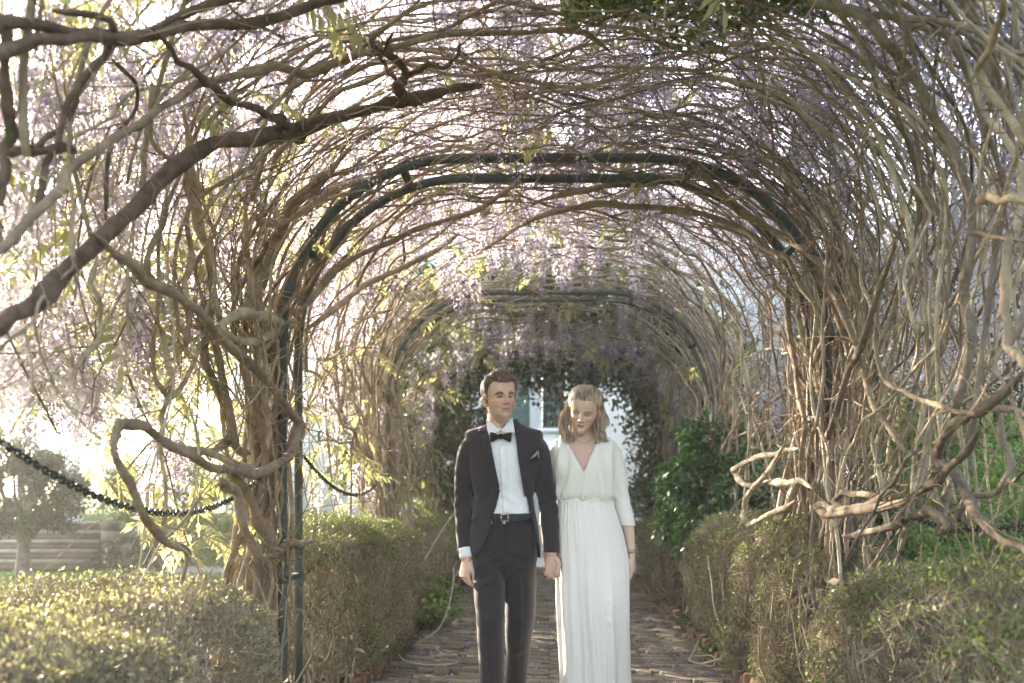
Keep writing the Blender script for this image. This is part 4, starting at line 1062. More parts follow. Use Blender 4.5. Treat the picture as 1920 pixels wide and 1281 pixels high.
def loft(rings, cap=True):
    n = len(rings[0]); m = len(rings)
    V = np.vstack(rings)
    i, j = np.meshgrid(np.arange(m-1), np.arange(n), indexing='ij'); j2 = (j+1) % n
    F = np.stack([i*n+j, i*n+j2, (i+1)*n+j2, (i+1)*n+j], -1).reshape(-1, 4).tolist()
    if cap:
        F.append(list(range(n))[::-1]); F.append([(m-1)*n+k for k in range(n)])
    return V, F

def rings_table(T, zs, n=40, p=2.3):
    """T rows: z, cx, cy, a, b_back, b_front"""
    T = np.array(sorted(T)); out = []
    Q = spline(T, 8); Q = Q[np.argsort(Q[:, 0])]
    for z in zs:
        v = [np.interp(z, Q[:, 0], Q[:, k]) for k in range(1, 6)]
        out.append(ell(v[0], v[1], z, v[2], v[3], n, p, v[4]))
    return out

def limb(P, R, n=16, k=6, flat=None):
    Q = spline(np.column_stack([P, R]), k)
    V, F = tube(Q[:, :3], Q[:, 3], n); return V, F.tolist()

def bvh_of(V, F): return BVHTree.FromPolygons([tuple(v) for v in V], [tuple(int(i) for i in f) for f in F])
def front_y(bvh, x, z, default=0.0):
    h = bvh.ray_cast(Vector((x, -2.0, z)), Vector((0, 1, 0)))
    return h[0].y if h[0] is not None else default

def drape(poly_l, poly_r, bvh, off, nu=8, thick=0.004, nz=24):
    """a strip between two edge curves given as (x, z) lists, laid on the body's front"""
    L = spline(np.array(poly_l, float), 8); R_ = spline(np.array(poly_r, float), 8)
    t = np.linspace(0, 1, nz); 
    def samp(C):
        d = np.concatenate([[0], np.cumsum(np.linalg.norm(np.diff(C, axis=0), axis=1))]); d /= d[-1]
        return np.stack([np.interp(t, d, C[:, 0]), np.interp(t, d, C[:, 1])], -1)
    L, R_ = samp(L), samp(R_)
    V = []; last = 0
    for i in range(nz):
        for j in range(nu):
            u = j/(nu-1); q = L[i]*(1-u)+R_[i]*u
            last = front_y(bvh, q[0], q[1], last)
            V.append([q[0], last-off, q[1]])
    V = np.array(V)
    W = V.copy(); W[:, 1] += thick
    F = []
    for i in range(nz-1):
        for j in range(nu-1):
            a = i*nu+j; F.append([a, a+1, a+nu+1, a+nu]); b = nz*nu; F.append([b+a, b+a+nu, b+a+nu+1, b+a+1])
    b = nz*nu
    for i in range(nz-1):
        a = i*nu; F.append([a, a+nu, b+a+nu, b+a]); a = i*nu+nu-1; F.append([a, b+a, b+a+nu, a+nu])
    for j in range(nu-1):
        F.append([j, b+j, b+j+1, j+1]); a = (nz-1)*nu+j; F.append([a, a+1, b+a+1, b+a])
    return np.vstack([V, W]), np.array(F)

def cut(V, F, keepfn, snap=None):
    """drop faces whose centre is not kept; move the open edge onto the given curve"""
    V = np.asarray(V, float).copy(); F = [f for f in F if len(f) == 4]; F = np.array(F)
    C = V[F].mean(1); k = keepfn(C); F = F[k]
    if snap is not None:
        E = np.sort(np.concatenate([F[:, [0, 1]], F[:, [1, 2]], F[:, [2, 3]], F[:, [3, 0]]]), 1)
        u, c = np.unique(E, axis=0, return_counts=True); bd_ = np.unique(u[c == 1])
        V[bd_] = snap(V[bd_])
    used = np.unique(F); mp = np.full(len(V), -1); mp[used] = np.arange(len(used))
    return V[used], mp[F]

def normals(V, F):
    a = V[F[:, 2]]-V[F[:, 0]]; b = V[F[:, 3]]-V[F[:, 1]]; n = np.cross(a, b)
    N_ = np.zeros_like(V)
    for k in range(4): np.add.at(N_, F[:, k], n)
    return N_/(np.linalg.norm(N_, axis=1)[:, None]+1e-12)

def wrinkle(V, F, fn):
    return V+normals(V, F)*fn(V)[:, None]

def vnoise(V, sc, seed=0.0):
    V = np.asarray(V)*np.array(sc)+seed
    return np.array([mnoise.noise(Vector(v)) for v in V])

def solid(o, t, off=-1):
    m = o.modifiers.new('thickness', 'SOLIDIFY'); m.thickness = t; m.offset = off
    return o

# ---------------------------------------------------------------- head
def head_mesh(H, sx, sy, female, gaze):
    """cylindrical head with chin at z = 0, face towards -y. Returns V, F, colour, R function"""
    zt = np.array([-.13, -.05, 0.0, .010, .030, .050, .070, .090, .110, .125, .150, .170, .190, .207, .220, .229, .234, .236])
    Ft = np.array([0, 0, .060, .077, .083, .084, .086, .087, .089, .091, .094, .094, .089, .077, .060, .040, .020, .0])
    Wt = np.array([0, 0, .016, .028, .045, .055, .061, .065, .069, .071, .075, .0765, .075, .067, .054, .037, .019, .0])
    Bt = np.array([0, 0, 0, 0, .020, .045, .066, .082, .092, .097, .102, .102, .097, .085, .066, .044, .022, .0])
    if not female:
        Wt = Wt*np.array([1, 1, 1.2, 1.25, 1.16, 1.11, 1.05, 1.01, 1, 1, 1, 1, 1, 1, 1, 1, 1, 1])
    nth = 150
    u = np.linspace(-1, 1, nth, endpoint=False)
    th = np.pi*(0.42*u+0.58*u**3)                     # finer around the face
    zs = np.concatenate([np.linspace(-.13, -.012, 26, endpoint=False), np.linspace(-.012, .19, 140, endpoint=False), .19+.046*np.sin(np.linspace(0, np.pi/2, 34))])
    zs[-1] = .2358
    Z, TH = np.meshgrid(zs, th, indexing='ij')
    def sm(T):
        zz_ = np.linspace(-.13, .236, 733); v = np.interp(zz_, zt, T); k_ = np.exp(-(np.arange(-24, 25)/11.0)**2); k_ /= k_.sum()
        vs_ = np.convolve(np.pad(v, 24, mode='edge'), k_, 'valid'); b_ = np.clip((zz_-.205)/.015, 0, 1)
        return np.interp(Z, zz_, vs_*(1-b_)+v*b_)
    f = sm(Ft); w = sm(Wt); bk_ = sm(Bt)
    c, s = np.cos(TH), np.sin(TH)
    fb = np.where(c > 0, f, bk_)
    p = 2.25
    eps = 1e-4
    Rh = ((np.abs(c)/(fb+eps))**p+(np.abs(s)/(w+eps))**p)**(-1/p)
    # neck, set back
    nr = (0.046 if female else 0.0535)*(1+0.25*np.clip((-.05-Z)/.08, 0, 1)**2); ny = 0.036-0.10*np.clip(-Z-.02, 0, .12)*0.0
    d = ny*c*(-1)                                      # centre behind the axis (c>0 is the front)
    Rn = d+np.sqrt(np.maximum(nr**2-(ny*s)**2, 1e-6))
    fade = np.clip((.075-Z)/.03, 0, 1); Rn = Rn*fade
    k = 0.004
    R = k*np.logaddexp(Rh/k, Rn/k)
    R = np.where(Z > .1, Rh, R)
    X = R*s
    fr = np.clip(c, 0, 1)**0.5
    def g(x0, z0, sx_, sz_, a): return a*np.exp(-((X-x0)/sx_)**2-((Z-z0)/sz_)**2)*fr
    D = np.zeros_like(R)
    nose_h = np.interp(Z, [.070, .0765, .081, .0865, .092, .102, .114, .126, .136], [0, .002, .015, .023, .0215, .0165, .011, .006, 0])*(0.95 if female else 1.2)
    nose_w = np.interp(Z, [.075, .085, .095, .11, .13], [.0095, .0105, .009, .0078, .0085])
    D += nose_h*np.exp(-(np.abs(X)/nose_w)**2.2)*fr
    for sg in (-1, 1):
        D += g(sg*.0125, .0835, .0058, .0052, .0085)
        D += g(sg*.031, .1165, .018, .0115, -.0150)+g(sg*.031, .1150, .0125, .0085, .0065)
        D += g(sg*.030, .1335, .019, .0065, .003 if female else .0065)
        D += g(sg*.046, .096, .017, .014, .0045)
        D += g(sg*.044, .055, .014, .022, -.004 if female else -.008)
        D += g(sg*.025, .066, .006, .010, -.0034)
        D += g(sg*.021, .078, .007, .008, -.0015)
    smile = 0.004 if female else 0.0022
    mz = .0565+smile*(np.clip(np.abs(X), 0, .024)/.022)**2
    lipw = np.clip(1-(np.abs(X)/(.0225 if female else .0255))**2, 0, 1)
    D += (.0048*np.exp(-((Z-mz-.0045)/.0038)**2)+.0055*np.exp(-((Z-mz+.0055)/.0045)**2)-.0035*np.exp(-((Z-mz)/.0014)**2))*lipw*fr
    D += g(0, .040, .018, .006, -.0042)+g(0, .017, .016, .012, .0055 if not female else .0042)
    R = R+D
    x, y = R*s, -R*c
    V = np.stack([x*sx, y*sy, Z*H/.236], -1).reshape(-1, 3)
    nz_, nt_ = Z.shape
    i, j = np.meshgrid(np.arange(nz_-1), np.arange(nt_), indexing='ij'); j2 = (j+1) % nt_
    F = np.stack([i*nt_+j, i*nt_+j2, (i+1)*nt_+j2, (i+1)*nt_+j], -1).reshape(-1, 4)
    # skin colours, plus painted shade in mouth line, eye slits and nostrils
    base = np.array([.60, .415, .335]) if female else np.array([.55, .36, .275])
    Cc = np.tile(base, (Z.size, 1)).reshape(Z.shape+(3,))
    def blend(mask, col_):
        m = np.clip(mask, 0, 1)[..., None]; return Cc*(1-m)+np.array(col_)*m
    ax = np.abs(X); front = (c > 0.25)
    Cc = blend(front*0.35*np.exp(-((ax-.043)/.018)**2-((Z-.088)/.018)**2), (.56, .26, .20))
    Cc = blend(front*0.25*np.exp(-(X/.014)**2-((Z-.088)/.012)**2), (.55, .25, .19))
    if not female:
        st_ = (Z < .075)*(Z > -.01)*front*(0.5*np.clip(1-np.exp(-((Z-.06)/.008)**2-(X/.02)**2), 0, 1))
        Cc = blend(st_, (.36, .25, .19))
    lip = lipw*front*(np.exp(-((Z-mz-.0025)/.0034)**4)+np.exp(-((Z-mz+.0038)/.0042)**4))
    Cc = blend(np.clip(lip*1.3, 0, 1)*(0.95 if female else 0.75), (.42, .10, .09) if female else (.40, .14, .115))
    Cc = blend(0.9*np.clip(lipw*3, 0, 1)*front*np.exp(-((Z-mz)/.0013)**2), (.10, .025, .02))  # dark line paints the shade between the lips
    for sg in (-1, 1):
        ex = (X*sg-.031); 
        zl = .1165
        # brow
        bz = .1335+.0035*np.sin((ex+.016)/.036*np.pi)-(.12*np.clip(ex, 0, 1))
        bw = (.0030 if female else .0068)*np.clip(1-(np.abs(ex-.001)/.0205)**4, 0, 1)+1e-5
        Cc = blend(front*(0.75 if female else 0.97)*np.exp(-((Z-bz)/bw)**2)*(np.abs(ex-.001) < .0205), (.15, .09, .055) if female else (.045, .026, .016))
        Cc = blend(front*0.5*np.exp(-(ex/.016)**2-((Z-.121)/.008)**2), (.36, .19, .14))
        if female:                                     # lids lowered: a dark curved lash line
            lz = zl-.0055+.0032*(ex/.014)**2
            Cc = blend(front*0.95*np.exp(-((Z-lz)/.0026)**2)*(np.abs(ex) < .0165), (.025, .015, .012))
            Cc = blend(front*0.35*np.exp(-((Z-lz-.004)/.004)**2)*(np.abs(ex) < .015), (.30, .16, .12))
        else:
            hh = .0040*np.clip(1-(np.abs(ex)/.0145)**2, 0, 1)
            op = front*(np.abs(Z-zl+.001) < hh)
            Cc = blend(op*0.95, (.10, .075, .06))  # whole eye opening painted dark, as if shaded by the brow
            iris = op*(((ex-gaze*sg)**2+(Z-zl+.0005)**2) < .0062**2)
            Cc = blend(iris*0.95, (.035, .02, .013))
            Cc = blend(front*0.95*np.exp(-((Z-zl+.001-hh)/.0019)**2)*(np.abs(ex) < .0155), (.03, .018, .012))
            Cc = blend(front*0.35*np.exp(-((Z-zl+.001+hh)/.0012)**2)*(np.abs(ex) < .0145), (.16, .08, .06))
    for sg in (-1, 1):
        Cc = blend(front*0.75*np.exp(-((X-sg*.0065)/.0032)**2-((Z-.0785)/.0022)**2), (.12, .045, .035))  # dark spots paint the shade inside the nostrils
    Cc = Cc.reshape(-1, 3)
    return V, F, Cc, (Z, TH, R, X)

def ear(sg):
    """a shell-shaped ear: flattened cup with a rim"""
    P, n, m = [], 14, 5
    rows = []
    for r, dep in ((1.0, .004), (0.92, .013), (0.74, .016), (0.5, .008), (0.2, .006)):
        t = np.arange(n)*2*np.pi/n
        yy = .0155*r*np.cos(t)+.003*np.sin(t); zz = .0315*r*np.sin(t)*(1+0.0*t)
        yy = yy*(1+0.25*np.sin(t))
        rows.append(np.stack([np.full(n, dep)+.006*np.cos(t), yy, zz], -1))
    V = np.vstack(rows); i, j = np.meshgrid(np.arange(m-1), np.arange(n), indexing='ij'); j2 = (j+1) % n
    F = np.stack([i*n+j, i*n+j2, (i+1)*n+j2, (i+1)*n+j], -1).reshape(-1, 4)
    k = np.arange(n); 
    V = np.vstack([V, V[-n:].mean(0)]); F = np.vstack([F, np.stack([(m-1)*n+k, (m-1)*n+(k+1) % n, np.full(n, m*n), np.full(n, m*n)], -1)[:, [0, 1, 2, 2]]]) if False else F
    V = V[:m*n]
    V = rot_xyz(V, -0.22, 0, -0.35)
    V[:, 0] = V[:, 0]+.0
    if sg < 0: V = V*[-1, 1, 1]; F = F[:, ::-1]
    return V+[sg*.066, .010, .103], F

def xf(V, R, piv, t):
    return (np.asarray(V)-piv) @ np.array(R).T+piv+t

def strands(roots, paths, width, taper=0.35):
    """flat ribbons along given polylines (n, m, 3)"""
    P = np.asarray(paths); n, m, _ = P.shape
    T = np.gradient(P, axis=1); T /= np.linalg.norm(T, axis=2)[..., None]+1e-9
    S = np.cross(T, rand_dirs(n)[:, None, :]*0.6+np.asarray(roots)[:, None, :]); S /= np.linalg.norm(S, axis=2)[..., None]+1e-9
    w = np.linspace(1, taper, m)[None, :, None]*np.broadcast_to(width, (n,))[:, None, None]
    S2 = np.cross(S, T)
    A = P-S*w*0.5; B = P+S*w*0.5; Cm = P+S2*w*0.30
    V = np.stack([A, Cm, B], 2).reshape(-1, 3)
    b = (np.arange(n)[:, None]*m+np.arange(m-1)[None, :]).reshape(-1)*3
    F = np.concatenate([np.stack([b, b+1, b+4, b+3], -1), np.stack([b+1, b+2, b+5, b+4], -1)], 0)
    return V, F

# ---------------------------------------------------------------- hand
def hand_parts(curl, thumb=(0.5, 0.5), side=1, sc=1.0, spread=0.06):
    """fingers along -z, palm facing +y, thumb on +x*side. curl: four (base, mid, tip) bends"""
    parts = []
    pal = [ell(0, 0, .012, .026, .019, 16, 2.4), ell(0, 0, -.012, .027, .018, 16, 2.5), ell(.001*side, .001, -.04, .036, .016, 16, 2.6), ell(0, .001, -.07, .041, .0145, 16, 2.8), ell(0, .001, -.094, .038, .011, 16, 2.8)]
    parts.append(loft(pal))
    fx = [.030, .010, -.010, -.028]; fl = [.074, .082, .077, .061]; fr_ = [.0088, .0092, .0088, .0078]
    for i in range(4):
        p = np.array([fx[i]*side, .001, -.084+abs(i-1)*.003]); P = [p]; a = 0
        for seg, frac in enumerate((0.46, 0.30, 0.26)):
            a += curl[i][seg]
            sp = spread*(1.5-i)*side*math.cos(min(a, 1.5))
            p = p+np.array([math.sin(sp), math.sin(a), -math.cos(a)])*fl[i]*frac; P.append(p)
        P = np.array(P); R = np.array([fr_[i]*1.08, fr_[i]*1.05, fr_[i]*0.95, fr_[i]*0.78])
        parts.append(limb(P, R, 10, 5))
    b = np.array([.022*side, .006, -.022]); t0, t1 = thumb
    d0 = np.array([math.sin(t0)*side, 0.35, -math.cos(t0)]); d0 /= np.linalg.norm(d0)
    d1 = np.array([math.sin(t0-t1)*side, 0.45, -math.cos(t0-t1)]); d1 /= np.linalg.norm(d1)
    P = np.array([b, b+d0*.042, b+d0*.042+d1*.032, b+d0*.042+d1*.032+d1*.026])
    parts.append(limb(P, np.array([.015, .0115, .0098, .0078]), 10, 5))
    V, F = remesh(parts, 0.0026, 3, 0.5)
    return V*sc, F

def place(V, wrist, rx=0, ry=0, rz=0): return rot_xyz(V, rx, ry, rz)+np.array(wrist)

class Skin:
    def __init__(s): s.V = []; s.F = []; s.C = []; s.n = 0
    def add(s, V, F, C):
        V = np.asarray(V); s.V.append(V); s.F += [[int(i)+s.n for i in f] for f in F]
        C = np.asarray(C, float); s.C.append(np.tile(C, (len(V), 1)) if C.ndim == 1 else C); s.n += len(V)
    def build(s, parent):
        o = obj('body', np.vstack(s.V)+np.array(parent.location), s.F, MAT['skin'], parent)
        a = o.data.color_attributes.new('Col', 'FLOAT_COLOR', 'POINT')
        a.data.foreach_set('color', np.column_stack([np.vstack(s.C), np.ones(s.n)]).astype(np.float32).ravel())
        return o

def child(name, V, F, mat, parent, smooth=True, kind=None):
    """vertices already in the person's own frame"""
    o = put(name, mesh_data(name, V, F if isinstance(F, np.ndarray) else F, mat, smooth), parent, kind=kind)
    return o

SPX = 374.0
def zz(py): return CAM[2]-(py-VPY)/SPX
PY = FPX/SPX                                           # depth at which the couple walks

# ================================================================ the man
GX = 945
def gx(px): return (px-GX)/SPX
groom = empty('person', (CAM[0]+(GX-VPX)/SPX, PY, 0), 'man in dark suit and black bow tie walking hand in hand along the path', 'person')
skin_m = np.array([.55, .36, .275])
sk = Skin()
V, F, Cc, fld = head_mesh(.231, .985, 1.0, False, .004)
Rm = Matrix.Rotation(math.radians(24), 3, 'Z') @ Matrix.Rotation(math.radians(-3), 3, 'Y') @ Matrix.Rotation(math.radians(-3), 3, 'X')
hp = np.array([0, .02, .02]); ht = np.array([gx(936), -.02, zz(792)])
# the neck's foot stays straight: turn fades out below the chin
def turn(V, Rm, hp, ht):
    V = np.asarray(V); W = xf(V, Rm, hp, ht); S = V+ht
    k = np.clip((V[:, 2]+.10)/.09, 0, 1)[:, None]; k = k*k*(3-2*k)
    return S*(1-k)+W*k
sk.add(turn(V, Rm, hp, ht), F, Cc)
for sg in (-1, 1):
    ve, fe = ear(sg); sk.add(turn(ve, Rm, hp, ht), fe, skin_m*np.array([1.08, .9, .85]))
head_V = turn(V, Rm, hp, ht)

# hair: scalp cap plus combed locks
def scalp(fld, hairline):
    Z, TH, R, X = fld
    return Z > hairline(TH)
Z, TH, R, X = fld
def hl_m(th):
    a = np.abs(th)
    return np.interp(a, [0, .35, .62, .85, 1.12, 1.30, 1.42, 1.52, 1.75, 2.0, 2.5, 3.15], [.186, .189, .196, .186, .160, .118, .092, .100, .122, .085, .045, .035])
mask = (Z > hl_m(TH)+.0015*np.sin(TH*23)+.0015*np.sin(TH*41+1))
Vg = V.reshape(Z.shape+(3,))
cen = np.array([0, .005, .13])
def outn(P):
    d = P-cen; return d/(np.linalg.norm(d, axis=-1)[..., None]+1e-9)
cap_off = np.where(mask, .002+.003*np.clip((Z-.15)/.06, 0, 1), -.006)
capV = (Vg+outn(Vg)*cap_off[..., None]).reshape(-1, 3)
fm = mask.reshape(-1)[F].any(1)
used = np.unique(F[fm]); mp = np.full(len(capV), -1); mp[used] = np.arange(len(used))
hair_parts = [(capV[used], mp[F[fm]])]
idx = np.flatnonzero(mask.reshape(-1) & (Z.reshape(-1) < .2355))
# even out the sampling by area
wgt = (np.gradient(TH, axis=1)*R).reshape(-1)[idx]*np.gradient(Z, axis=0).reshape(-1)[idx]; wgt = np.abs(wgt)+1e-7
pick = rng.choice(idx, 9000, p=wgt/wgt.sum())
rt = V[pick]; nr_ = outn(rt); zq = rt[:, 2]; top = np.clip((zq-.15)/.05, 0, 1)[:, None]
sw = np.array([0.35, 0.75, 0.10])                       # swept up, back and to one side
flow = top*(sw+np.array([0, 0, .5])*np.clip(-rt[:, 1:2]/.08, 0, 1)) + (1-top)*np.stack([0*zq, .55+0*zq, -.9+0*zq], -1)
flow = flow+rng.normal(0, .10, flow.shape)+.25*np.stack([vnoise(rt,(40,40,40),s_) for s_ in (1.,5.,9.)],-1)
flow -= nr_*np.sum(flow*nr_, 1)[:, None]; flow /= np.linalg.norm(flow, axis=1)[:, None]+1e-9
ln = (.016+.034*top[:, 0])*U(.7, 1.2, len(rt))
clump = vnoise(rt, (28, 28, 28))[:, None]
paths = []
for k in range(5):
    t = k/4
    lift = (.006+(.010+.015*np.clip(-rt[:, 1:2]/.09, 0, 1))*top)*math.sin(t*math.pi*.72)*(1+0.75*clump)-.010*top*t*t
    q = rt+nr_*(.003+.004*top)+flow*(ln[:, None]*t)
    q = q+(outn(q)-0)*((np.linalg.norm(rt-cen, axis=1)-np.linalg.norm(q-cen, axis=1))[:, None]*.85)   # follow the skull
    paths.append(q+outn(q)*lift+np.array([0.004, 0, 0])*clump*t)
paths = np.stack(paths, 1)
hv, hf = strands(nr_, paths, U(.0011, .0023, len(rt)))
hair_parts.append((hv, hf))
bag = Bag()
for v, f in hair_parts: bag.add(turn(v, Rm, hp, ht), f)
child('hair', *bag.get(), MAT['hair_brown'], groom)

# jacket
torso_T = [(.86, .004, .0, .180, .125, .125), (.95, .004, 0, .180, .128, .128), (1.05, .002, 0, .170, .120, .118), (1.16, .002, 0, .150, .106, .108), (1.22, .001, 0, .149, .104, .108),
           (1.30, 0, 0, .165, .112, .116), (1.38, 0, 0, .178, .115, .118), (1.44, 0, .004, .188, .108, .105), (1.49, 0, .010, .196, .094, .086), (1.518, 0, .014, .198, .080, .068),
           (1.538, 0, .018, .182, .068, .054), (1.553, 0, .022, .125, .060, .048), (1.572, 0, .024, .082, .056, .050), (1.60, 0, .024, .066, .05, .046)]
zs = np.linspace(.86, 1.60, 60)
tor = loft(rings_table(torso_T, zs))
def sleeve(P, R): return limb(np.array(P), np.array(R), 18, 6)
slL = sleeve([(gx(895), .012, zz(832)), (gx(880), .012, zz(842)), (gx(872), .014, zz(880)), (gx(867.5), .02, zz(940)), (gx(869), .0, zz(990)), (gx(874), -.035, zz(1038))], [.042, .053, .051, .0455, .042, .039])
slR = sleeve([(gx(994), .012, zz(832)), (gx(1009), .010, zz(842)), (gx(1017), .0, zz(885)), (gx(1028), -.01, zz(950)), (gx(1032), -.035, zz(1000)), (gx(1034), -.05, zz(1036))], [.042, .053, .052, .047, .042, .038])
jV, jF = remesh([tor, slL, slR], .0068, 3)
edgeL = np.array([(1.60, gx(911)), (zz(791), gx(913)), (zz(824), gx(917)), (zz(870), gx(927)), (zz(912), gx(938)), (zz(930), gx(937)), (zz(948), gx(932)), (zz(965), gx(926)), (zz(988), gx(921)), (zz(1017), gx(910)), (zz(1033), gx(900)), (zz(1041), gx(890)), (.80, gx(880))])[::-1]
edgeR = np.array([(1.60, gx(966)), (zz(791), gx(964)), (zz(814), gx(968)), (zz(863), gx(978)), (zz(890), gx(982)), (zz(932), gx(990)), (zz(965), gx(997)), (zz(1004), gx(1005)), (zz(1040), gx(1014)), (zz(1052), gx(1021)), (.80, gx(1027))])[::-1]
eL = lambda z: np.interp(z, edgeL[:, 0], edgeL[:, 1]); eR = lambda z: np.interp(z, edgeR[:, 0], edgeR[:, 1])
hem = lambda x: np.interp(x, [-.3, gx(880), gx(893), gx(900), .0, gx(1014), gx(1021), .3], [.905, zz(1041), zz(1041), .912, .90, zz(1046), zz(1052), zz(1048)])
def is_arm(C): return (C[:, 0] < gx(886)-.0+np.where(C[:, 2] > 1.33, -.2, 0)*0) & (C[:, 2] < 1.36) & (np.abs(C[:, 0]-np.interp(C[:, 2], [.9, 1.06, 1.18, 1.36], [gx(874), gx(869), gx(867.5), gx(868)])) < .048) | (C[:, 0] > gx(1012)) & (C[:, 2] < 1.36) & (np.abs(C[:, 0]-np.interp(C[:, 2], [.9, 1.02, 1.15, 1.3], [gx(1034), gx(1032), gx(1028), gx(1020)])) < .048)
def jkeep(C):
    arm = is_arm(C)
    op = (C[:, 1] < .0) & (C[:, 0] > eL(C[:, 2])) & (C[:, 0] < eR(C[:, 2]))
    low = (C[:, 2] < hem(C[:, 0])) & ~arm
    top_ = C[:, 2] > 1.592
    end = arm & (C[:, 2] < np.where(C[:, 0] < 0, zz(1036), zz(1034)))
    return ~(op | low | top_ | end)
def jsnap(P):
    P = P.copy(); arm = is_arm(P)
    f_ = (P[:, 1] < -.005) & ~arm
    a = f_ & (np.abs(P[:, 0]-eL(P[:, 2])) < .012) & (P[:, 2] > zz(1036)); P[a, 0] = eL(P[a, 2])
    b = f_ & (np.abs(P[:, 0]-eR(P[:, 2])) < .012) & (P[:, 2] > zz(1048)); P[b, 0] = eR(P[b, 2])
    h = ~arm & ~a & ~b & (P[:, 2] < 1.0); P[h, 2] = hem(P[h, 0])
    e = arm & (P[:, 2] < 1.0); P[e, 2] = np.where(P[e, 0] < 0, zz(1036), zz(1034))
    return P
bv_j = bvh_of(jV, jF)
jV2, jF2 = cut(jV, jF, jkeep, jsnap)
def jw(P):
    arm = is_arm(P)
    n1 = vnoise(P, (6, 6, 16), 3.1); n2 = vnoise(P, (14, 14, 9), 7.7)
    diag = np.sin((P[:, 2]*1.6+P[:, 0]*1.2*np.sign(P[:, 0]))*62+n1*4)
    elbow = np.exp(-((P[:, 2]-1.17)/.09)**2)
    return np.where(arm, .0035*n1+.0026*diag*elbow+.0022*n2, .0022*n1+.0015*n2*1.0+.0016*diag*np.exp(-((P[:, 2]-1.21)/.05)**2))
jV3 = wrinkle(jV2, jF2, jw)
jk = child('jacket', jV3, jF2, MAT['suit'], groom); solid(jk, .006)

# lapels with notched collar
lapL = drape([(gx(914), zz(793)), (gx(920), zz(824)), (gx(929.5), zz(870)), (gx(938), zz(911))], [(gx(901), zz(806)), (gx(903), zz(826)), (gx(912), zz(862)), (gx(934), zz(908))], bv_j, .008)
child('lapel', *lapL, MAT['suit'], groom)
colL = drape([(gx(914), zz(788)), (gx(917), zz(800)), (gx(919), zz(812))], [(gx(907), zz(790)), (gx(899), zz(803)), (gx(898), zz(812))], bv_j, .011, nz=12)
child('jacket_collar', *colL, MAT['suit'], groom)
lapR = drape([(gx(963), zz(793)), (gx(968), zz(824)), (gx(974), zz(870)), (gx(981), zz(912)), (gx(985), zz(932))], [(gx(976), zz(808)), (gx(987), zz(824)), (gx(991), zz(850)), (gx(992), zz(890)), (gx(991), zz(928))], bv_j, .008)
child('lapel', *lapR, MAT['suit'], groom)
colR = drape([(gx(963), zz(788)), (gx(965), zz(800)), (gx(968), zz(814))], [(gx(970), zz(790)), (gx(980), zz(806)), (gx(984), zz(819))], bv_j, .011, nz=12)
child('jacket_collar', *colR, MAT['suit'], groom)
# breast pocket and square, flap pockets, buttons
child('breast_pocket', *drape([(gx(994), zz(871)), (gx(994), zz(865))], [(gx(1012), zz(866)), (gx(1012), zz(860))], bv_j, .0055, nz=4), MAT['suit'], groom)
sq = child('pocket_square', *drape([(gx(993.5), zz(867)), (gx(997), zz(858))], [(gx(1011), zz(861)), (gx(1009), zz(846))], bv_j, .0075, nz=6), MAT['square'], groom)
for (a, b_) in (((996, 861), (1009, 847)), ((1009, 847), (1010.5, 860)), ((1000, 859), (1008, 852))):
    P = [np.array([gx(p[0]), 0, zz(p[1])]) for p in (a, b_)]
    P = np.array([[q[0], front_y(bv_j, q[0], q[2])-.0115, q[2]] for q in (P[0], (P[0]+P[1])/2, P[1])])
    child('white_hem', *tube(P, .0011, 5), MAT['shirt'], sq)
child('pocket_flap', *drape([(gx(882), zz(968)), (gx(883), zz(978))], [(gx(899), zz(966)), (gx(898), zz(976))], bv_j, .006, nz=5), MAT['suit'], groom)
def button(x, z, r, mat, bv, off=.009):
    y = front_y(bv, x, z)
    V, F = tube(np.array([[x, y-off, z], [x, y-off+.004, z]]), [r, r], 12); return child('button', V, F, mat, groom)
button(gx(933), zz(929), .008, MAT['leather'], bv_j); button(gx(922), zz(968), .008, MAT['leather'], bv_j)

# shirt with standing collar and placket
sh_T = [(r[0], r[1], r[2], r[3]-.016, r[4]-.014, r[5]-.013) for r in torso_T if r[0] < 1.56]+[(1.56, 0, .022, .066, .052, .048), (1.59, 0, .022, .060, .054, .052)]
sV, sF = loft(rings_table(sh_T, np.linspace(1.07, 1.575, 70), 90))
sF = np.array([f for f in sF if len(f) == 4])
def sw_(P):
    n1 = vnoise(P, (9, 9, 14), 1.3); cr_ = np.sin((P[:, 2]+P[:, 0]*.55)*85+n1*5)
    return .0025*n1+.0022*cr_*np.exp(-((P[:, 2]-1.20)/.07)**2)+.0012*np.sin(P[:, 0]*60+n1*5)*(P[:, 2] < 1.3)
sV = wrinkle(sV, sF, sw_)
shirt = child('shirt', sV, sF, MAT['shirt'], groom)
bv_s = bvh_of(sV, sF)
child('placket', *drape([(gx(937), zz(835)), (gx(940), zz(880)), (gx(945), zz(963))], [(gx(950), zz(835)), (gx(953), zz(880)), (gx(957), zz(963))], bv_s, .004, nz=30), MAT['shirt'], shirt)
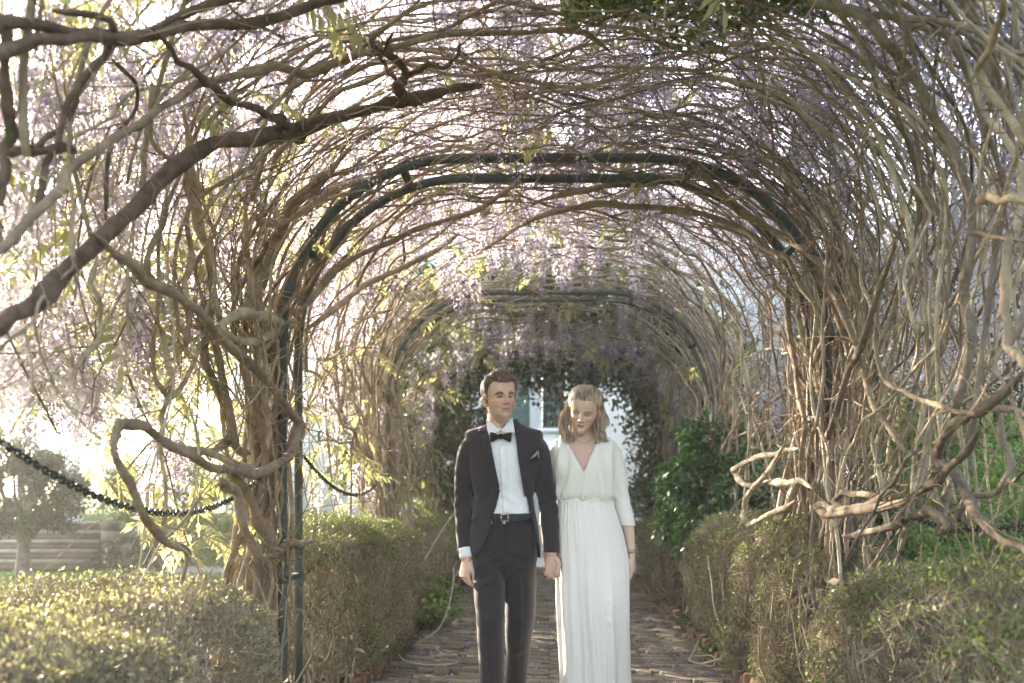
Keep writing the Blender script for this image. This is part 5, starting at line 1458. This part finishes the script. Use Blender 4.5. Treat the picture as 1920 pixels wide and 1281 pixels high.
# collar band and two collar wings
nb = ell(0, 0, 0, .0625, .062, 60, 2.0)
cb = loft([np.array([p*[1, 1, 0]+[gx(936), .012, zz(808)+.018*(p[1] > 0)*p[1]/.06] for p in nb]), np.array([p*[.97, .97, 0]+[gx(935), .010, zz(790)-.012+.026*(p[1]/.06)] for p in nb])], cap=False)
child('collar_band', cb[0], np.array(cb[1]), MAT['shirt'], shirt)
def wing(pts, yoff):
    """a folded collar leaf from its outline (x, z, y)"""
    P = np.array([[gx(a), c_+yoff, zz(b_)] for a, b_, c_ in pts]); Q = P+[0, .003, 0]
    n = len(P); F = [list(range(n)), [n+i for i in range(n)][::-1]]+[[i, n+i, n+(i+1) % n, (i+1) % n] for i in range(n)]
    return np.vstack([P, Q]), F
v_, f_ = wing([(912, 786, -.018), (924, 796, -.050), (939, 810, -.068), (930, 813, -.078), (918.5, 817.5, -.080), (914.5, 806, -.060)], -.006); child('collar_wing', v_, f_, MAT['shirt'], shirt, smooth=False)
v_, f_ = wing([(961, 783, -.020), (951, 796, -.050), (941, 810, -.068), (952, 813, -.078), (966, 813, -.078), (964, 800, -.058)], -.006); child('collar_wing', v_, f_, MAT['shirt'], shirt, smooth=False)

# bow tie: two flared wings and a knot
def bow(sg):
    rows = []
    for u, h, th_, dy in ((0.0, .006, .006, 0), (.25, .0125, .010, -.004), (.55, .019, .011, -.005), (.8, .0235, .009, -.003), (1.0, .0235, .005, 0)):
        x = sg*(.004+u*.049)
        t = np.arange(14)*2*np.pi/14
        rows.append(np.stack([np.full(14, x), dy-th_*np.sin(t)*(1+.25*np.cos(3*t)), h*np.cos(t)], -1))
    return loft(rows)
tie = put('bow_tie', None, groom) if False else None
bw_c = np.array([gx(940.5), front_y(bv_s, gx(940), zz(822))-.020, zz(820)])
bt = Bag()
for sg, tilt in ((-1, -.08), (1, .10)):
    v_, f_ = bow(sg); v_ = rot_xyz(v_, 0, tilt, sg*-.15)
    if sg > 0: pass
    bt.add(v_+bw_c, np.array([q for q in f_ if len(q) == 4]))
v_, f_ = loft([ell(0, 0, z_, a_, .011, 12, 2.6) for z_, a_ in ((-.013, .007), (-.010, .0095), (0, .0105), (.010, .0095), (.013, .007))])
bt.add(v_+bw_c+[0, -.004, 0], np.array([q for q in f_ if len(q) == 4]))
child('bow_tie', *bt.get(), MAT['black'], groom)

# trousers: hips and two legs, then creases
pel = loft(rings_table([(.80, .003, 0, .07, .06, .055), (.845, .003, 0, .14, .105, .095), (.90, .003, .0, .165, .125, .112), (1.0, .006, 0, .160, .118, .110), (1.08, .008, 0, .148, .104, .104), (1.125, .008, 0, .146, .102, .103)], np.linspace(.80, 1.12, 22)))
def leg(rows):
    Q = spline(np.array(rows, float), 6); return loft([ell(q[1], q[2], q[0], q[3], q[4], 28, 2.15) for q in Q])
lgL = leg([(.90, gx(915), -.01, .078, .098), (.80, gx(917), -.03, .078, .092), (.70, gx(919), -.06, .076, .084), (.60, gx(921), -.09, .070, .075), (.50, gx(922), -.10, .066, .068), (.40, gx(923), -.10, .063, .064), (.27, gx(924), -.10, .061, .062), (.12, gx(925), -.11, .060, .066), (.05, gx(925), -.12, .062, .070)])
lgR = leg([(.90, gx(976), .0, .078, .098), (.80, gx(977), .01, .077, .092), (.70, gx(976), .015, .078, .084), (.60, gx(975), .01, .075, .075), (.50, gx(972), .04, .070, .068), (.40, gx(971), .09, .060, .064), (.27, gx(966), .16, .055, .060), (.12, gx(962), .25, .056, .062), (.06, gx(961), .29, .058, .064)])
tV, tF = remesh([pel, lgL, lgR], .008, 4)
tF = np.array([f for f in tF if len(f) == 4])
def tw(P):
    n1 = vnoise(P, (9, 9, 12), 5.5); n2 = vnoise(P, (20, 20, 8), 2.2)
    d = .0025*n1+.0014*n2
    for (x0, z0, sx_, sz_, sl, a) in ((gx(917), .885, .06, .012, .35, .006), (gx(920), .835, .06, .011, .45, .006), (gx(915), .78, .05, .012, .45, .004), (gx(930), .93, .04, .010, .5, .005),
                                      (gx(975), .86, .05, .012, -.35, .005), (gx(972), .92, .05, .012, -.3, .004), (gx(920), .60, .05, .016, .2, .005), (gx(921), .555, .05, .013, -.25, .005), (gx(976), .60, .05, .015, -.3, .005),
                                      (gx(922), .30, .05, .018, .5, .004), (gx(966), .30, .05, .018, -.5, .004), (gx(970), .42, .05, .02, .4, .004)):
        q = P[:, 2]-z0-sl*(P[:, 0]-x0)
        d += a*np.exp(-((P[:, 0]-x0)/sx_)**2)*(np.exp(-(q/sz_)**2)-.7*np.exp(-((q+sz_*1.5)/sz_)**2))*(P[:, 1] < .05)
    # pressed crease down the front of each leg
    for (X0, Y0) in ((lambda z: np.interp(z, [.05, .27, .6, .9], [gx(926), gx(925), gx(922), gx(917)]), 0), (lambda z: np.interp(z, [.05, .27, .6, .9], [gx(963), gx(967), gx(977), gx(976)]), 0)):
        d += .006*np.exp(-np.abs(P[:, 0]-X0(P[:, 2]))/.006)*np.clip((.9-P[:, 2])/.1, 0, 1)*(P[:, 1] < np.interp(P[:, 2], [.05, .4, .8], [.2, .05, 0]))
    d -= .006*np.exp(-((P[:, 0]-gx(947))/.006)**2)*(P[:, 2] > .84)*(P[:, 1] < 0)
    return d
tV = wrinkle(tV, tF, tw)
child('trousers', tV, tF, MAT['suit_pants'], groom)
bv_t = bvh_of(tV, tF)
rb = rings_table([(1.07, .008, 0, .153, .108, .110), (1.15, .008, 0, .151, .106, .108)], [1.083, 1.087, 1.113, 1.117], 60)
blt = loft([rb[0]*[.995, .995, 1], rb[1], rb[2], rb[3]*[.995, .995, 1]], cap=False)
belt = child('belt', blt[0], np.array(blt[1]), MAT['leather'], groom)
bx_, bz_ = gx(948), 1.10; by_ = -.118
for (a0, a1, c0, c1) in ((-.019, .019, .014, .018), (-.019, .019, -.018, -.014), (-.019, -.015, -.0139, .0139), (.015, .019, -.0139, .0139)):
    child('buckle', *box_v(bx_+a0, bx_+a1, by_-.004, by_, bz_+c0, bz_+c1), MAT['steel'], belt, smooth=False)
for (X0, Y0, Z0) in ((gx(925), -.12, .0), (gx(961), .30, .02)):
    rows = []
    for yy_, w_, h_ in ((.10, .022, .045), (.085, .034, .075), (.03, .040, .085), (-.03, .043, .065), (-.09, .045, .05), (-.145, .036, .035), (-.165, .014, .02)):
        t = np.arange(18)*2*np.pi/18; rows.append(np.stack([X0+w_*np.cos(t), np.full(18, Y0+yy_), Z0+.0+np.maximum(h_*(.5+.5*np.sin(t)), 0.0)], -1))
    v_, f_ = loft(rows[::-1]); child('shoe', v_, f_, MAT['leather'], groom)

# hands and cuffs
v_, f_ = hand_parts([(.35, .5, .3), (.5, .75, .5), (.6, .85, .5), (.7, .85, .5)], thumb=(.35, .25), side=1)
v_ = place(v_, (gx(876), -.050, zz(1046)), -.15, 0, math.radians(-52))
sk.add(v_, f_, skin_m)
v_, f_ = limb(np.array([(gx(869), .0, zz(985)), (gx(873), -.03, zz(1030)), (gx(876), -.05, zz(1050))]), np.array([.033, .028, .024])); sk.add(v_, f_, skin_m)
cf = limb(np.array([(gx(873.5), -.036, zz(1028)), (gx(876), -.049, zz(1044))]), np.array([.0355, .0335]), 24); child('cuff', cf[0], np.array(cf[1]), MAT['shirt'], groom)
# hand that holds the woman's
v_, f_ = hand_parts([(.45, .9, .6), (.5, .95, .6), (.55, 1.0, .6), (.6, 1.0, .6)], thumb=(.5, .75), side=-1, sc=.98)
v_ = place(v_, (gx(1034), -.055, zz(1038)), .10, .10, math.radians(165))
sk.add(v_, f_, skin_m)
v_, f_ = limb(np.array([(gx(1032), -.03, zz(990)), (gx(1034), -.05, zz(1030)), (gx(1034), -.055, zz(1042))]), np.array([.033, .027, .024])); sk.add(v_, f_, skin_m)
# simple trunk and arms under the cloth, so that the figure is whole
v_, f_ = loft(rings_table([(r[0], r[1], r[2], max(.03, r[3]-.04), max(.02, r[4]-.035), max(.02, r[5]-.035)) for r in torso_T], np.linspace(.88, 1.55, 20), 24)); sk.add(v_, f_, skin_m)
sk.build(groom)

# ================================================================ the woman
BX = 1105
def bx(px): return (px-BX)/SPX
bride = empty('person', (CAM[0]+(BX-VPX)/SPX, PY+.02, 0), 'woman in long white dress with half-up blond hair looking down, holding the man\'s hand', 'person')
skin_w = np.array([.60, .415, .335])
sk = Skin()
V, F, Cc, fld = head_mesh(.222, .93, .95, True, 0)
Rw = Matrix.Rotation(math.radians(9), 3, 'Y') @ Matrix.Rotation(math.radians(-8), 3, 'Z') @ Matrix.Rotation(math.radians(20), 3, 'X')
hp = np.array([0, .03, .03]); ht = np.array([bx(1094), -.01, zz(806.5)])
head_w = turn(V, Rw, hp, ht)
sk.add(head_w, F, Cc)
for sg in (-1, 1):
    ve, fe = ear(sg); ve = ve*[.92, .93, .93]+[0, 0, 0]; sk.add(turn(ve, Rw, hp, ht), fe, skin_w*np.array([1.05, .9, .85]))
    P = turn(np.array([[sg*.071, .004, .062]]), Rw, hp, ht)
    child('earring', *tube(np.array([P[0]-[0, .004, 0], P[0]]), [.003, .003], 8), MAT['steel'], bride)
# chest and throat
bod_T = [(1.06, bx(1098), 0, .125, .09, .09), (1.19, bx(1098), 0, .115, .08, .08), (1.28, bx(1098), 0, .120, .086, .098), (1.35, bx(1097), 0, .126, .090, .110), (1.42, bx(1096), .004, .136, .088, .088), (1.465, bx(1095), .010, .142, .078, .066),
         (1.492, bx(1095), .016, .136, .070, .050), (1.508, bx(1095), .020, .092, .060, .042), (1.525, bx(1094), .024, .062, .053, .040), (1.56, bx(1093.5), .022, .052, .050, .044), (1.60, bx(1093), .018, .049, .048, .046)]
chest = loft(rings_table(bod_T, np.linspace(1.07, 1.585, 60), 48))
# collar bones
cv = chest[0]
arm_out = [(bx(1130), .016, zz(833)), (bx(1144), .018, zz(842)), (bx(1157), .018, zz(880)), (bx(1166), .022, zz(930)), (bx(1178), .0, zz(985)), (bx(1184), -.02, zz(1036))]
arm_in = [(bx(1062), .02, zz(833)), (bx(1048), .03, zz(842)), (bx(1036), .045, zz(885)), (bx(1029), .07, zz(940)), (bx(1025), .045, zz(990)), (bx(1026), .01, zz(1030))]
aO = limb(np.array(arm_out), np.array([.030, .040, .038, .033, .030, .020])); aI = limb(np.array(arm_in), np.array([.030, .040, .038, .033, .030, .020]))
v_, f_ = remesh([chest, aO, aI], .0055, 4)
cb_ = np.zeros(len(v_))
v_ = np.asarray(v_)
for sg in (-1, 1):
    q = v_[:, 2]-(1.487+.018*np.clip(np.abs(v_[:, 0]-bx(1095)), 0, .15)/.15); ax_ = np.abs(v_[:, 0]-bx(1095))
    cb_ += (v_[:, 1] < 0)*np.exp(-(q/.008)**2)*np.clip((ax_-.012)/.02, 0, 1)*np.clip((.12-ax_)/.04, 0, 1)*.0025
v_[:, 1] -= cb_
sk.add(v_, f_, skin_w)
bv_c = bvh_of(v_, f_)
v_, f_ = hand_parts([(.25, .35, .25), (.3, .4, .25), (.35, .4, .25), (.4, .45, .3)], thumb=(.3, .2), side=-1, sc=.88)
sk.add(place(v_, (bx(1184.5), -.022, zz(1041)), -.05, -.06, math.radians(70)), f_, skin_w)
v_, f_ = hand_parts([(.6, .9, .5), (.6, .9, .5), (.6, .95, .5), (.65, .95, .5)], thumb=(.45, .5), side=1, sc=.86)
sk.add(place(v_, (bx(1026), .004, zz(1034)), .42, -.16, math.radians(-20)), f_, skin_w)
sk.build(bride)

# hair: swept back over the crown, then waves to the shoulder
Z, TH, R, X = fld
def hl_w(th):
    a = np.abs(th)
    return np.interp(a, [0, .3, .6, .85, 1.1, 1.35, 1.6, 2.0, 3.15], [.191, .194, .190, .174, .146, .122, .112, .08, .04])
mask = Z > hl_w(TH); Vg = V.reshape(Z.shape+(3,)); cen = np.array([0, .005, .12])
cap_off = np.where(mask, .001+.006*np.clip((Z-hl_w(TH))/.055, 0, 1), -.006)
capV = (Vg+outn(Vg)*cap_off[..., None]).reshape(-1, 3)
fm = mask.reshape(-1)[F].any(1); used = np.unique(F[fm]); mp = np.full(len(capV), -1); mp[used] = np.arange(len(used))
bag = Bag(); bag.add(turn(capV[used], Rw, hp, ht), mp[F[fm]])
idx = np.flatnonzero(mask.reshape(-1) & (Z.reshape(-1) < .2355))
wgt = np.abs((np.gradient(TH, axis=1)*R*np.gradient(Z, axis=0)).reshape(-1)[idx])+1e-7
pick = rng.choice(idx, 7000, p=wgt/wgt.sum()); rt = V[pick]; nr_ = outn(rt)
flow = np.stack([rt[:, 0]*2.0*0, np.full(len(rt), .9), np.where(rt[:, 1] < -.02, .9, -.1)], -1)+rng.normal(0, .07, rt.shape)
paths = []; p = rt+nr_*.005; fl = flow
for k in range(7):
    paths.append(p.copy()); nn = outn(p); f2 = fl-nn*np.sum(fl*nn, 1)[:, None]; f2 /= np.linalg.norm(f2, axis=1)[:, None]+1e-9
    p = p+f2*.011; 
    d = np.linalg.norm(p-cen, axis=1)[:, None]; d0 = np.linalg.norm(rt-cen, axis=1)[:, None]
    p = cen+(p-cen)/d*(d0+.003+.014*math.sin(min(1, (k+1)/5)*math.pi/2)*np.clip((rt[:, 2:3]-hl_w(np.arctan2(rt[:, 0:1], -rt[:, 1:2])))/.03+.35, 0, 1)+.0015*vnoise(rt, (60, 60, 20))[:, None])
    fl = np.stack([0*fl[:, 0], np.full(len(rt), .9), np.where(p[:, 1] < 0, .25, -.45)], -1)
paths = np.stack(paths, 1)
hv, hf = strands(nr_, paths, U(.0008, .0018, len(rt)), .6); bag.add(turn(hv, Rw, hp, ht), hf)
# locks: guides in photo pixels with a depth, radius
def lock(pts, r, n, wave=.010, freq=2.2, w=(.0007, .0016)):
    n = int(n*2.2) if n > 5 else n; r = r*1.25
    G = np.array([[bx(a), c_, zz(b_)] for a, b_, c_ in pts]); G = spline(G, 5); m = len(G)
    ph = U(0, 6.28); out = []; wave = wave*1.2
    T = np.gradient(G, axis=0); T /= np.linalg.norm(T, axis=1)[:, None]
    S = np.cross(T, [0, 1, 0]); S /= np.linalg.norm(S, axis=1)[:, None]+1e-9; B = np.cross(T, S)
    t = np.linspace(0, 1, m)
    prof_ = r*(.35+.9*np.sin(np.clip(t*1.15, 0, 1)*np.pi*.55))
    for i in range(n):
        a, q = U(0, 6.28), math.sqrt(rng.random())
        o = S*(math.cos(a)*q*prof_)[:, None]+B*(math.sin(a)*q*prof_)[:, None] if False else S*(math.cos(a)*q*prof_)[:, None]+B*(math.sin(a)*q*prof_*.8)[:, None]
        wv = S*(wave*t*np.sin(t*freq*6.28+ph+N(0, .45)))[:, None]+B*(wave*.7*t*np.cos(t*freq*6.28+ph))[:, None]
        out.append(G+o+wv+rng.normal(0, .0006, G.shape))
    P = np.array(out); k = int(m*1.0)
    rt_ = np.tile([0, -1.0, .2], (n, 1))
    v, f = strands(rt_, P, U(w[0], w[1], n), .5); bag.add(v, f)
# image left: from the crown over the temple, curling at the collar
for dx, dy in ((0, 0), (3, .010), (-2, .018), (5, .026), (-3, -.006)):
    lock([(1098+dx*.6, 730+dx*.3, .02+dy), (1085+dx*.7, 741, -.008+dy), (1070+dx, 760, -.018+dy), (1057+dx, 784, -.018+dy), (1058+dx, 805, -.030+dy), (1065+dx, 820, -.052+dy), (1071+dx, 828, -.060+dy)], .010, 60, .010, 1.3)
lock([(1088, 737, .01), (1070, 755, .0), (1054, 780, .0), (1049, 800, -.005), (1057, 812, -.02)], .008, 36, .012, 1.2)
lock([(1068, 765, .02), (1060, 790, .03), (1060, 812, .03), (1066, 828, .01)], .014, 60, .010, 1.3)
lock([(1082, 770, .055), (1076, 800, .065), (1078, 825, .055)], .020, 70, .006, 1.2)
for dx, dy in ((0, .0), (2, .02), (-2, .035)):
    lock([(1100+dx, 727, .02+dy), (1087+dx, 736, .005+dy), (1075+dx, 752, -.006+dy), (1066+dx, 773, -.004+dy), (1060+dx, 795, -.008+dy)], .016, 60, .004, 1.0)
    lock([(1102-dx, 728, .01+dy), (1115-dx, 741, .0+dy), (1124-dx, 757, -.004+dy), (1127-dx, 776, -.004+dy), (1126-dx, 796, -.008+dy)], .015, 60, .004, 1.0)
# image right
for dx, dy in ((0, 0), (3, .010), (6, .02), (-2, -.004), (8, .03)):
    lock([(1104+dx*.5, 734+dx*.3, .01+dy), (1116+dx*.6, 749, -.010+dy), (1122+dx*.8, 768, -.016+dy), (1121+dx, 788, -.024+dy), (1118+dx, 806, -.040+dy), (1122+dx, 821, -.055+dy), (1127+dx, 832, -.058+dy)], .010, 60, .011, 1.5)
lock([(1120, 752, 0), (1134, 775, 0), (1138, 796, .0), (1134, 810, -.01)], .006, 22, .012, 1.3)
lock([(1120, 768, .02), (1127, 792, .03), (1128, 814, .03), (1131, 830, .0)], .013, 60, .012, 1.4)
lock([(1106, 770, .055), (1110, 800, .065), (1108, 826, .055)], .020, 70, .006, 1.2)
for i in range(26):      # flyaways
    s_ = rng.choice([-1, 1]); x0 = 1093+s_*U(14, 30)
    lock([(x0, U(728, 760), U(-.02, .03)), (x0+s_*U(4, 14), U(765, 785), .01), (x0+s_*U(2, 18), U(795, 826), U(-.02, .02))], .004, 2, .012, 1.6, (.0006, .0010))
child('hair', *bag.get(), MAT['hair_blond'], bride)

# dress: bodice with sleeves, cut to a deep V, gathered at the waist
drs_T = [(1.185, bx(1098), 0, .136, .100, .104), (1.20, bx(1098), 0, .147, .106, .114), (1.225, bx(1098), 0, .152, .108, .122), (1.28, bx(1098), 0, .147, .106, .126), (1.35, bx(1097), 0, .152, .108, .129), (1.42, bx(1096), .004, .160, .104, .104), (1.465, bx(1095), .010, .164, .092, .080),
         (1.492, bx(1095), .016, .146, .079, .060), (1.510, bx(1095), .020, .100, .069, .052), (1.527, bx(1094), .024, .070, .062, .049), (1.55, bx(1093.5), .022, .060, .058, .052)]
bodice = loft(rings_table(drs_T, np.linspace(1.185, 1.55, 50), 48))
sO = limb(np.array(arm_out[:5]+[(bx(1180.5), -.008, zz(1000))]), np.array([.034, .047, .046, .042, .037, .036]), 20); sI = limb(np.array(arm_in[:5]+[(bx(1025.5), .03, zz(1010))]), np.array([.034, .047, .046, .042, .037, .036]), 20)
dV, dF = remesh([bodice, sO, sI], .006, 4)
vz = [zz(888), zz(860), zz(825), zz(808), 1.56]
vL = lambda z: np.interp(z, vz, [bx(1093.5), bx(1079), bx(1060), bx(1056), bx(1052)]); vR = lambda z: np.interp(z, vz, [bx(1093.5), bx(1104.5), bx(1121), bx(1126), bx(1130)])
def dkeep(C):
    op = (C[:, 1] < .02) & (C[:, 2] > vz[0]) & (C[:, 0] > vL(C[:, 2])) & (C[:, 0] < vR(C[:, 2]))
    back = (C[:, 1] >= .02) & (C[:, 2] > 1.505) & (np.abs(C[:, 0]-bx(1094)) < .10)
    cuff = (C[:, 2] < zz(986)) & (np.abs(C[:, 0]) > .14)
    return ~(op | back | cuff | (C[:, 2] > 1.53) & (np.abs(C[:, 0]-bx(1094)) < .09))
def dsnap(P):
    P = P.copy(); a = (P[:, 1] < .02) & (P[:, 2] > vz[0]) & (np.abs(P[:, 0]-vL(P[:, 2])) < .011); P[a, 0] = vL(P[a, 2])
    b = (P[:, 1] < .02) & (P[:, 2] > vz[0]) & (np.abs(P[:, 0]-vR(P[:, 2])) < .011) & ~a; P[b, 0] = vR(P[b, 2])
    c_ = (P[:, 2] < 1.08) & (np.abs(P[:, 0]) > .14); P[c_, 2] = zz(986)
    return P
bv_d = bvh_of(dV, dF)
dV2, dF2 = cut(dV, dF, dkeep, dsnap)
def dw(P):
    n1 = vnoise(P, (7, 7, 5), 9.1); arm = (P[:, 0] > bx(1150)) | (P[:, 0] < bx(1044))
    cx_ = P[:, 0]-bx(1096)
    n3 = vnoise(P, (30, 30, 3), 2.9)
    gat = (np.sin(cx_*150+n1*6+P[:, 2]*6)*.5+np.sin(cx_*83+n1*4)*.6+n3)*(.0035+.0045*np.clip((1.36-P[:, 2])/.13, 0, 1))
    yoke = (np.sin(cx_*95+n1*4+2)+.8*n3)*.0085*np.clip((P[:, 2]-1.26)/.1, 0, 1)*np.clip((np.abs(cx_)-.02)/.03, 0, 1)
    sl = .003*vnoise(P, (9, 9, 15), 4.4)+.002*np.sin(P[:, 2]*90+cx_*40+n1*6)*np.exp(-((P[:, 2]-1.2)/.06)**2)
    return np.where(arm, sl, gat+yoke)
dV3 = wrinkle(dV2, dF2, dw)
dress = child('dress_bodice', dV3, dF2, MAT['dress'], bride); solid(dress, .004)
# sleeve seams over the shoulders
for pts in (((1060, 812), (1054, 830), (1053, 860), (1057, 890), (1062, 925)), ((1124, 812), (1140, 822), (1146, 850), (1150, 880), (1150, 905))):
    P = []
    for a, b_ in pts:
        P.append([bx(a), front_y(bv_d, bx(a), zz(b_), -.05)-.002, zz(b_)])
    child('seam', *tube(spline(np.array(P), 6), .0016, 5), MAT['dress'], dress)
for k in range(5):
    x_, z_ = bx(1093.5+k*.6), zz(895+k*8.5); y_ = front_y(bv_d, x_, z_)
    child('button', *tube(np.array([[x_, y_-.008, z_], [x_, y_-.003, z_]]), [.0035, .0035], 8), MAT['dress'], dress)
# waist band
wb = loft(rings_table([(1.15, bx(1098), 0, .136, .098, .104), (1.22, bx(1098), 0, .138, .10, .106)], [1.172, 1.178, 1.192, 1.198], 60), cap=False)
child('waistband', wb[0], np.array(wb[1]), MAT['dress'], dress)
# skirt with gathers that open into long folds
sk_T = np.array([(0.015, bx(1118), 0, .205, .20, .20), (.12, bx(1118), 0, .19, .19, .19), (.27, bx(1117), 0, .176, .17, .18), (.45, bx(1115), 0, .178, .16, .18), (.60, bx(1113), 0, .180, .155, .18), (.75, bx(1112), 0, .182, .155, .17), (.88, bx(1111), 0, .182, .155, .16), (1.0, bx(1107), 0, .172, .145, .148), (1.08, bx(1103), 0, .158, .130, .132), (1.14, bx(1100), 0, .143, .110, .115), (1.18, bx(1098), 0, .135, .098, .104)])
nS, mS = 220, 110; zsk = np.linspace(.015, 1.18, mS); rows = []
Q = spline(sk_T, 8); Q = Q[np.argsort(Q[:, 0])]
tt = np.arange(nS)*2*np.pi/nS
rp = np.random.default_rng(5); fold = [(k_, rp.uniform(0, 6.28), rp.uniform(.5, 1.0)) for k_ in (7, 11, 16, 23)]; gath = [(k_, rp.uniform(0, 6.28)) for k_ in (34, 47, 55)]
for z in zsk:
    a = [np.interp(z, Q[:, 0], Q[:, k]) for k in range(1, 6)]
    g = np.clip((z-.90)/.28, 0, 1); dn = np.clip((1.14-z)/.5, 0, 1)
    r = 1+sum(.036*w_*dn*np.sin(k_*tt+p_+1.2*math.sin(z*2.3+k_)) for k_, p_, w_ in fold)+sum(.010*g*np.sin(k_*tt+p_+z*2) for k_, p_ in gath)
    ring = ell(a[0], a[1], z, a[2], a[3], nS, 2.1, a[4])
    ring[:, :2] = np.array([a[0], a[1]])+(ring[:, :2]-np.array([a[0], a[1]]))*r[:, None]
    # the striding knee pushes the cloth forward; a long fold hangs inside it
    kx, kz = bx(1142), .62
    front_ = ring[:, 1] < 0
    wz = np.exp(-((z-kz)/(.20 if z > kz else .42))**2)
    ring[:, 1] -= front_*(.055*wz*np.exp(-((ring[:, 0]-kx)/.050)**2))
    lx = np.interp(z, [.0, .27, .65, .95], [bx(1114), bx(1107), bx(1094), bx(1092)])
    ring[:, 1] += front_*(.020*np.clip((1.0-z)/.3, 0, 1)*np.exp(-((ring[:, 0]-lx)/.010)**2)-.018*np.clip((1.0-z)/.3, 0, 1)*np.exp(-((ring[:, 0]-lx-.028)/.018)**2))
    for (z0, sl) in ((.70, -.8), (.655, -1.1), (.60, -.6)):
        q = z-z0-sl*(ring[:, 0]-bx(1138)); ring[:, 1] -= front_*.008*np.exp(-(q/.012)**2)*np.exp(-((ring[:, 0]-bx(1140))/.045)**2)
    rows.append(ring)
v_, f_ = loft(rows, cap=False); skirt = child('dress_skirt', v_, np.array(f_), MAT['dress'], bride)
# necklace, bracelet
P = []
for a in np.linspace(-1, 1, 15):
    x_ = bx(1094)+a*.050; z_ = zz(832)+.030*abs(a)**1.7
    P.append([x_, front_y(bv_c, x_, z_, -.02)-.0015, z_])
nk = child('necklace', *tube(np.array(P), .0009, 5), MAT['steel'], bride)
i = 10; child('pendant', *tube(np.array([[P[i][0], P[i][1]-.003, P[i][2]], [P[i][0], P[i][1], P[i][2]]]), [.0032, .0032], 8), MAT['steel'], nk)
br = torus(.0245, .0012, 20, 5)[0]; child('bracelet', br+[bx(1183.5), -.018, zz(1031)], torus(.0245, .0012, 20, 5)[1], MAT['steel'], bride)
# shoes under the hem
for X0 in (bx(1085), bx(1140)):
    rows = []
    for yy_, w_, h_ in ((.09, .018, .035), (.05, .028, .05), (0, .032, .055), (-.06, .036, .04), (-.11, .026, .025), (-.125, .010, .014)):
        t = np.arange(14)*2*np.pi/14; rows.append(np.stack([X0+w_*np.cos(t), np.full(14, yy_), np.maximum(h_*(.5+.5*np.sin(t)), 0)], -1))
    v_, f_ = loft(rows[::-1]); child('shoe', v_, f_, MAT['dress'], bride)

# ================================================================ the man seen from behind on the terrace
gY = 18.6; g0 = (px_x(49, gY), gY, .70)
guest = empty('person', g0, 'man in grey-blue jacket seen from behind beyond the ball tree', 'person')
MAT['jacket_blue'] = cloth('grey_blue_wool', (0.085, 0.095, 0.13), (0.11, 0.12, 0.155))
sk = Skin()
gt = [(r[0]*.97, r[1], r[2], r[3]*1.06, r[4], r[5]) for r in torso_T]
tor2 = loft(rings_table(gt, np.linspace(.86, 1.52, 40), 32))
ar1 = limb(np.array([(-.175, 0, 1.43), (-.215, .01, 1.28), (-.225, .0, 1.12), (-.215, -.03, .88)]), np.array([.06, .058, .05, .04]), 14); ar2 = (ar1[0]*[-1, 1, 1], [f[::-1] for f in ar1[1]])
v_, f_ = remesh([tor2, ar1, ar2], .014, 4); child('jacket', v_, f_, MAT['jacket_blue'], guest)
V, F, Cc, fld = head_mesh(.235, 1, 1, False, 0)
v_ = rot_xyz(V, 0, 0, math.pi)+[0, .02, 1.55]; sk.add(v_, F, Cc)
for sg in (-1, 1):
    v_, f_ = hand_parts([(.3, .4, .3)]*4, side=sg); sk.add(place(v_, (sg*.212, -.035, .87), 0, 0, math.radians(90*sg)), f_, skin_m)
sk.build(guest)
Z, TH, R, X = fld; mask = Z > hl_m(TH); Vg = V.reshape(Z.shape+(3,)); cen = np.array([0, .005, .13])
hv_ = (Vg+outn(Vg)*np.where(mask, .012, -.004)[..., None]).reshape(-1, 3); fm = mask.reshape(-1)[F].any(1)
child('hair', rot_xyz(hv_, 0, 0, math.pi)+[0, .02, 1.55], F[fm], MAT['hair_brown'], guest)
v_, f_ = remesh([pel, leg([(.9, -.085, 0, .08, .098), (.5, -.09, 0, .065, .07), (.05, -.09, 0, .062, .068)]), leg([(.9, .085, 0, .08, .098), (.5, .09, 0, .065, .07), (.05, .09, 0, .062, .068)])], .014, 4)
child('trousers', v_, f_, MAT['suit_pants'], guest)
for X0 in (-.09, .09):
    rows = []
    for yy_, w_, h_ in ((-.10, .022, .045), (-.085, .034, .075), (0, .042, .08), (.09, .045, .05), (.16, .02, .02)):
        t = np.arange(14)*2*np.pi/14; rows.append(np.stack([X0+w_*np.cos(t), np.full(14, yy_), np.maximum(h_*(.5+.5*np.sin(t)), 0)], -1))
    v_, f_ = loft(rows); child('shoe', v_, f_, MAT['leather'], guest)
# ================================================================ added haze volume that lifts the darks like lens veil
hz, nt, b = new_mat('added_haze')
nt.nodes.remove(b); pv = nt.nodes.new('ShaderNodeVolumePrincipled')
pv.inputs['Color'].default_value = (1.0, 0.95, 0.88, 1); pv.inputs['Density'].default_value = 0.0027; pv.inputs['Anisotropy'].default_value = 0.2
nt.links.new(pv.outputs[0], nt.nodes['Material Output'].inputs['Volume'])
tag(obj('haze', *box_v(-45, 45, -12, 48, -1.1, 12.0), hz, smooth=False), 'added even haze volume that lifts the dark tones', 'haze', kind='stuff')
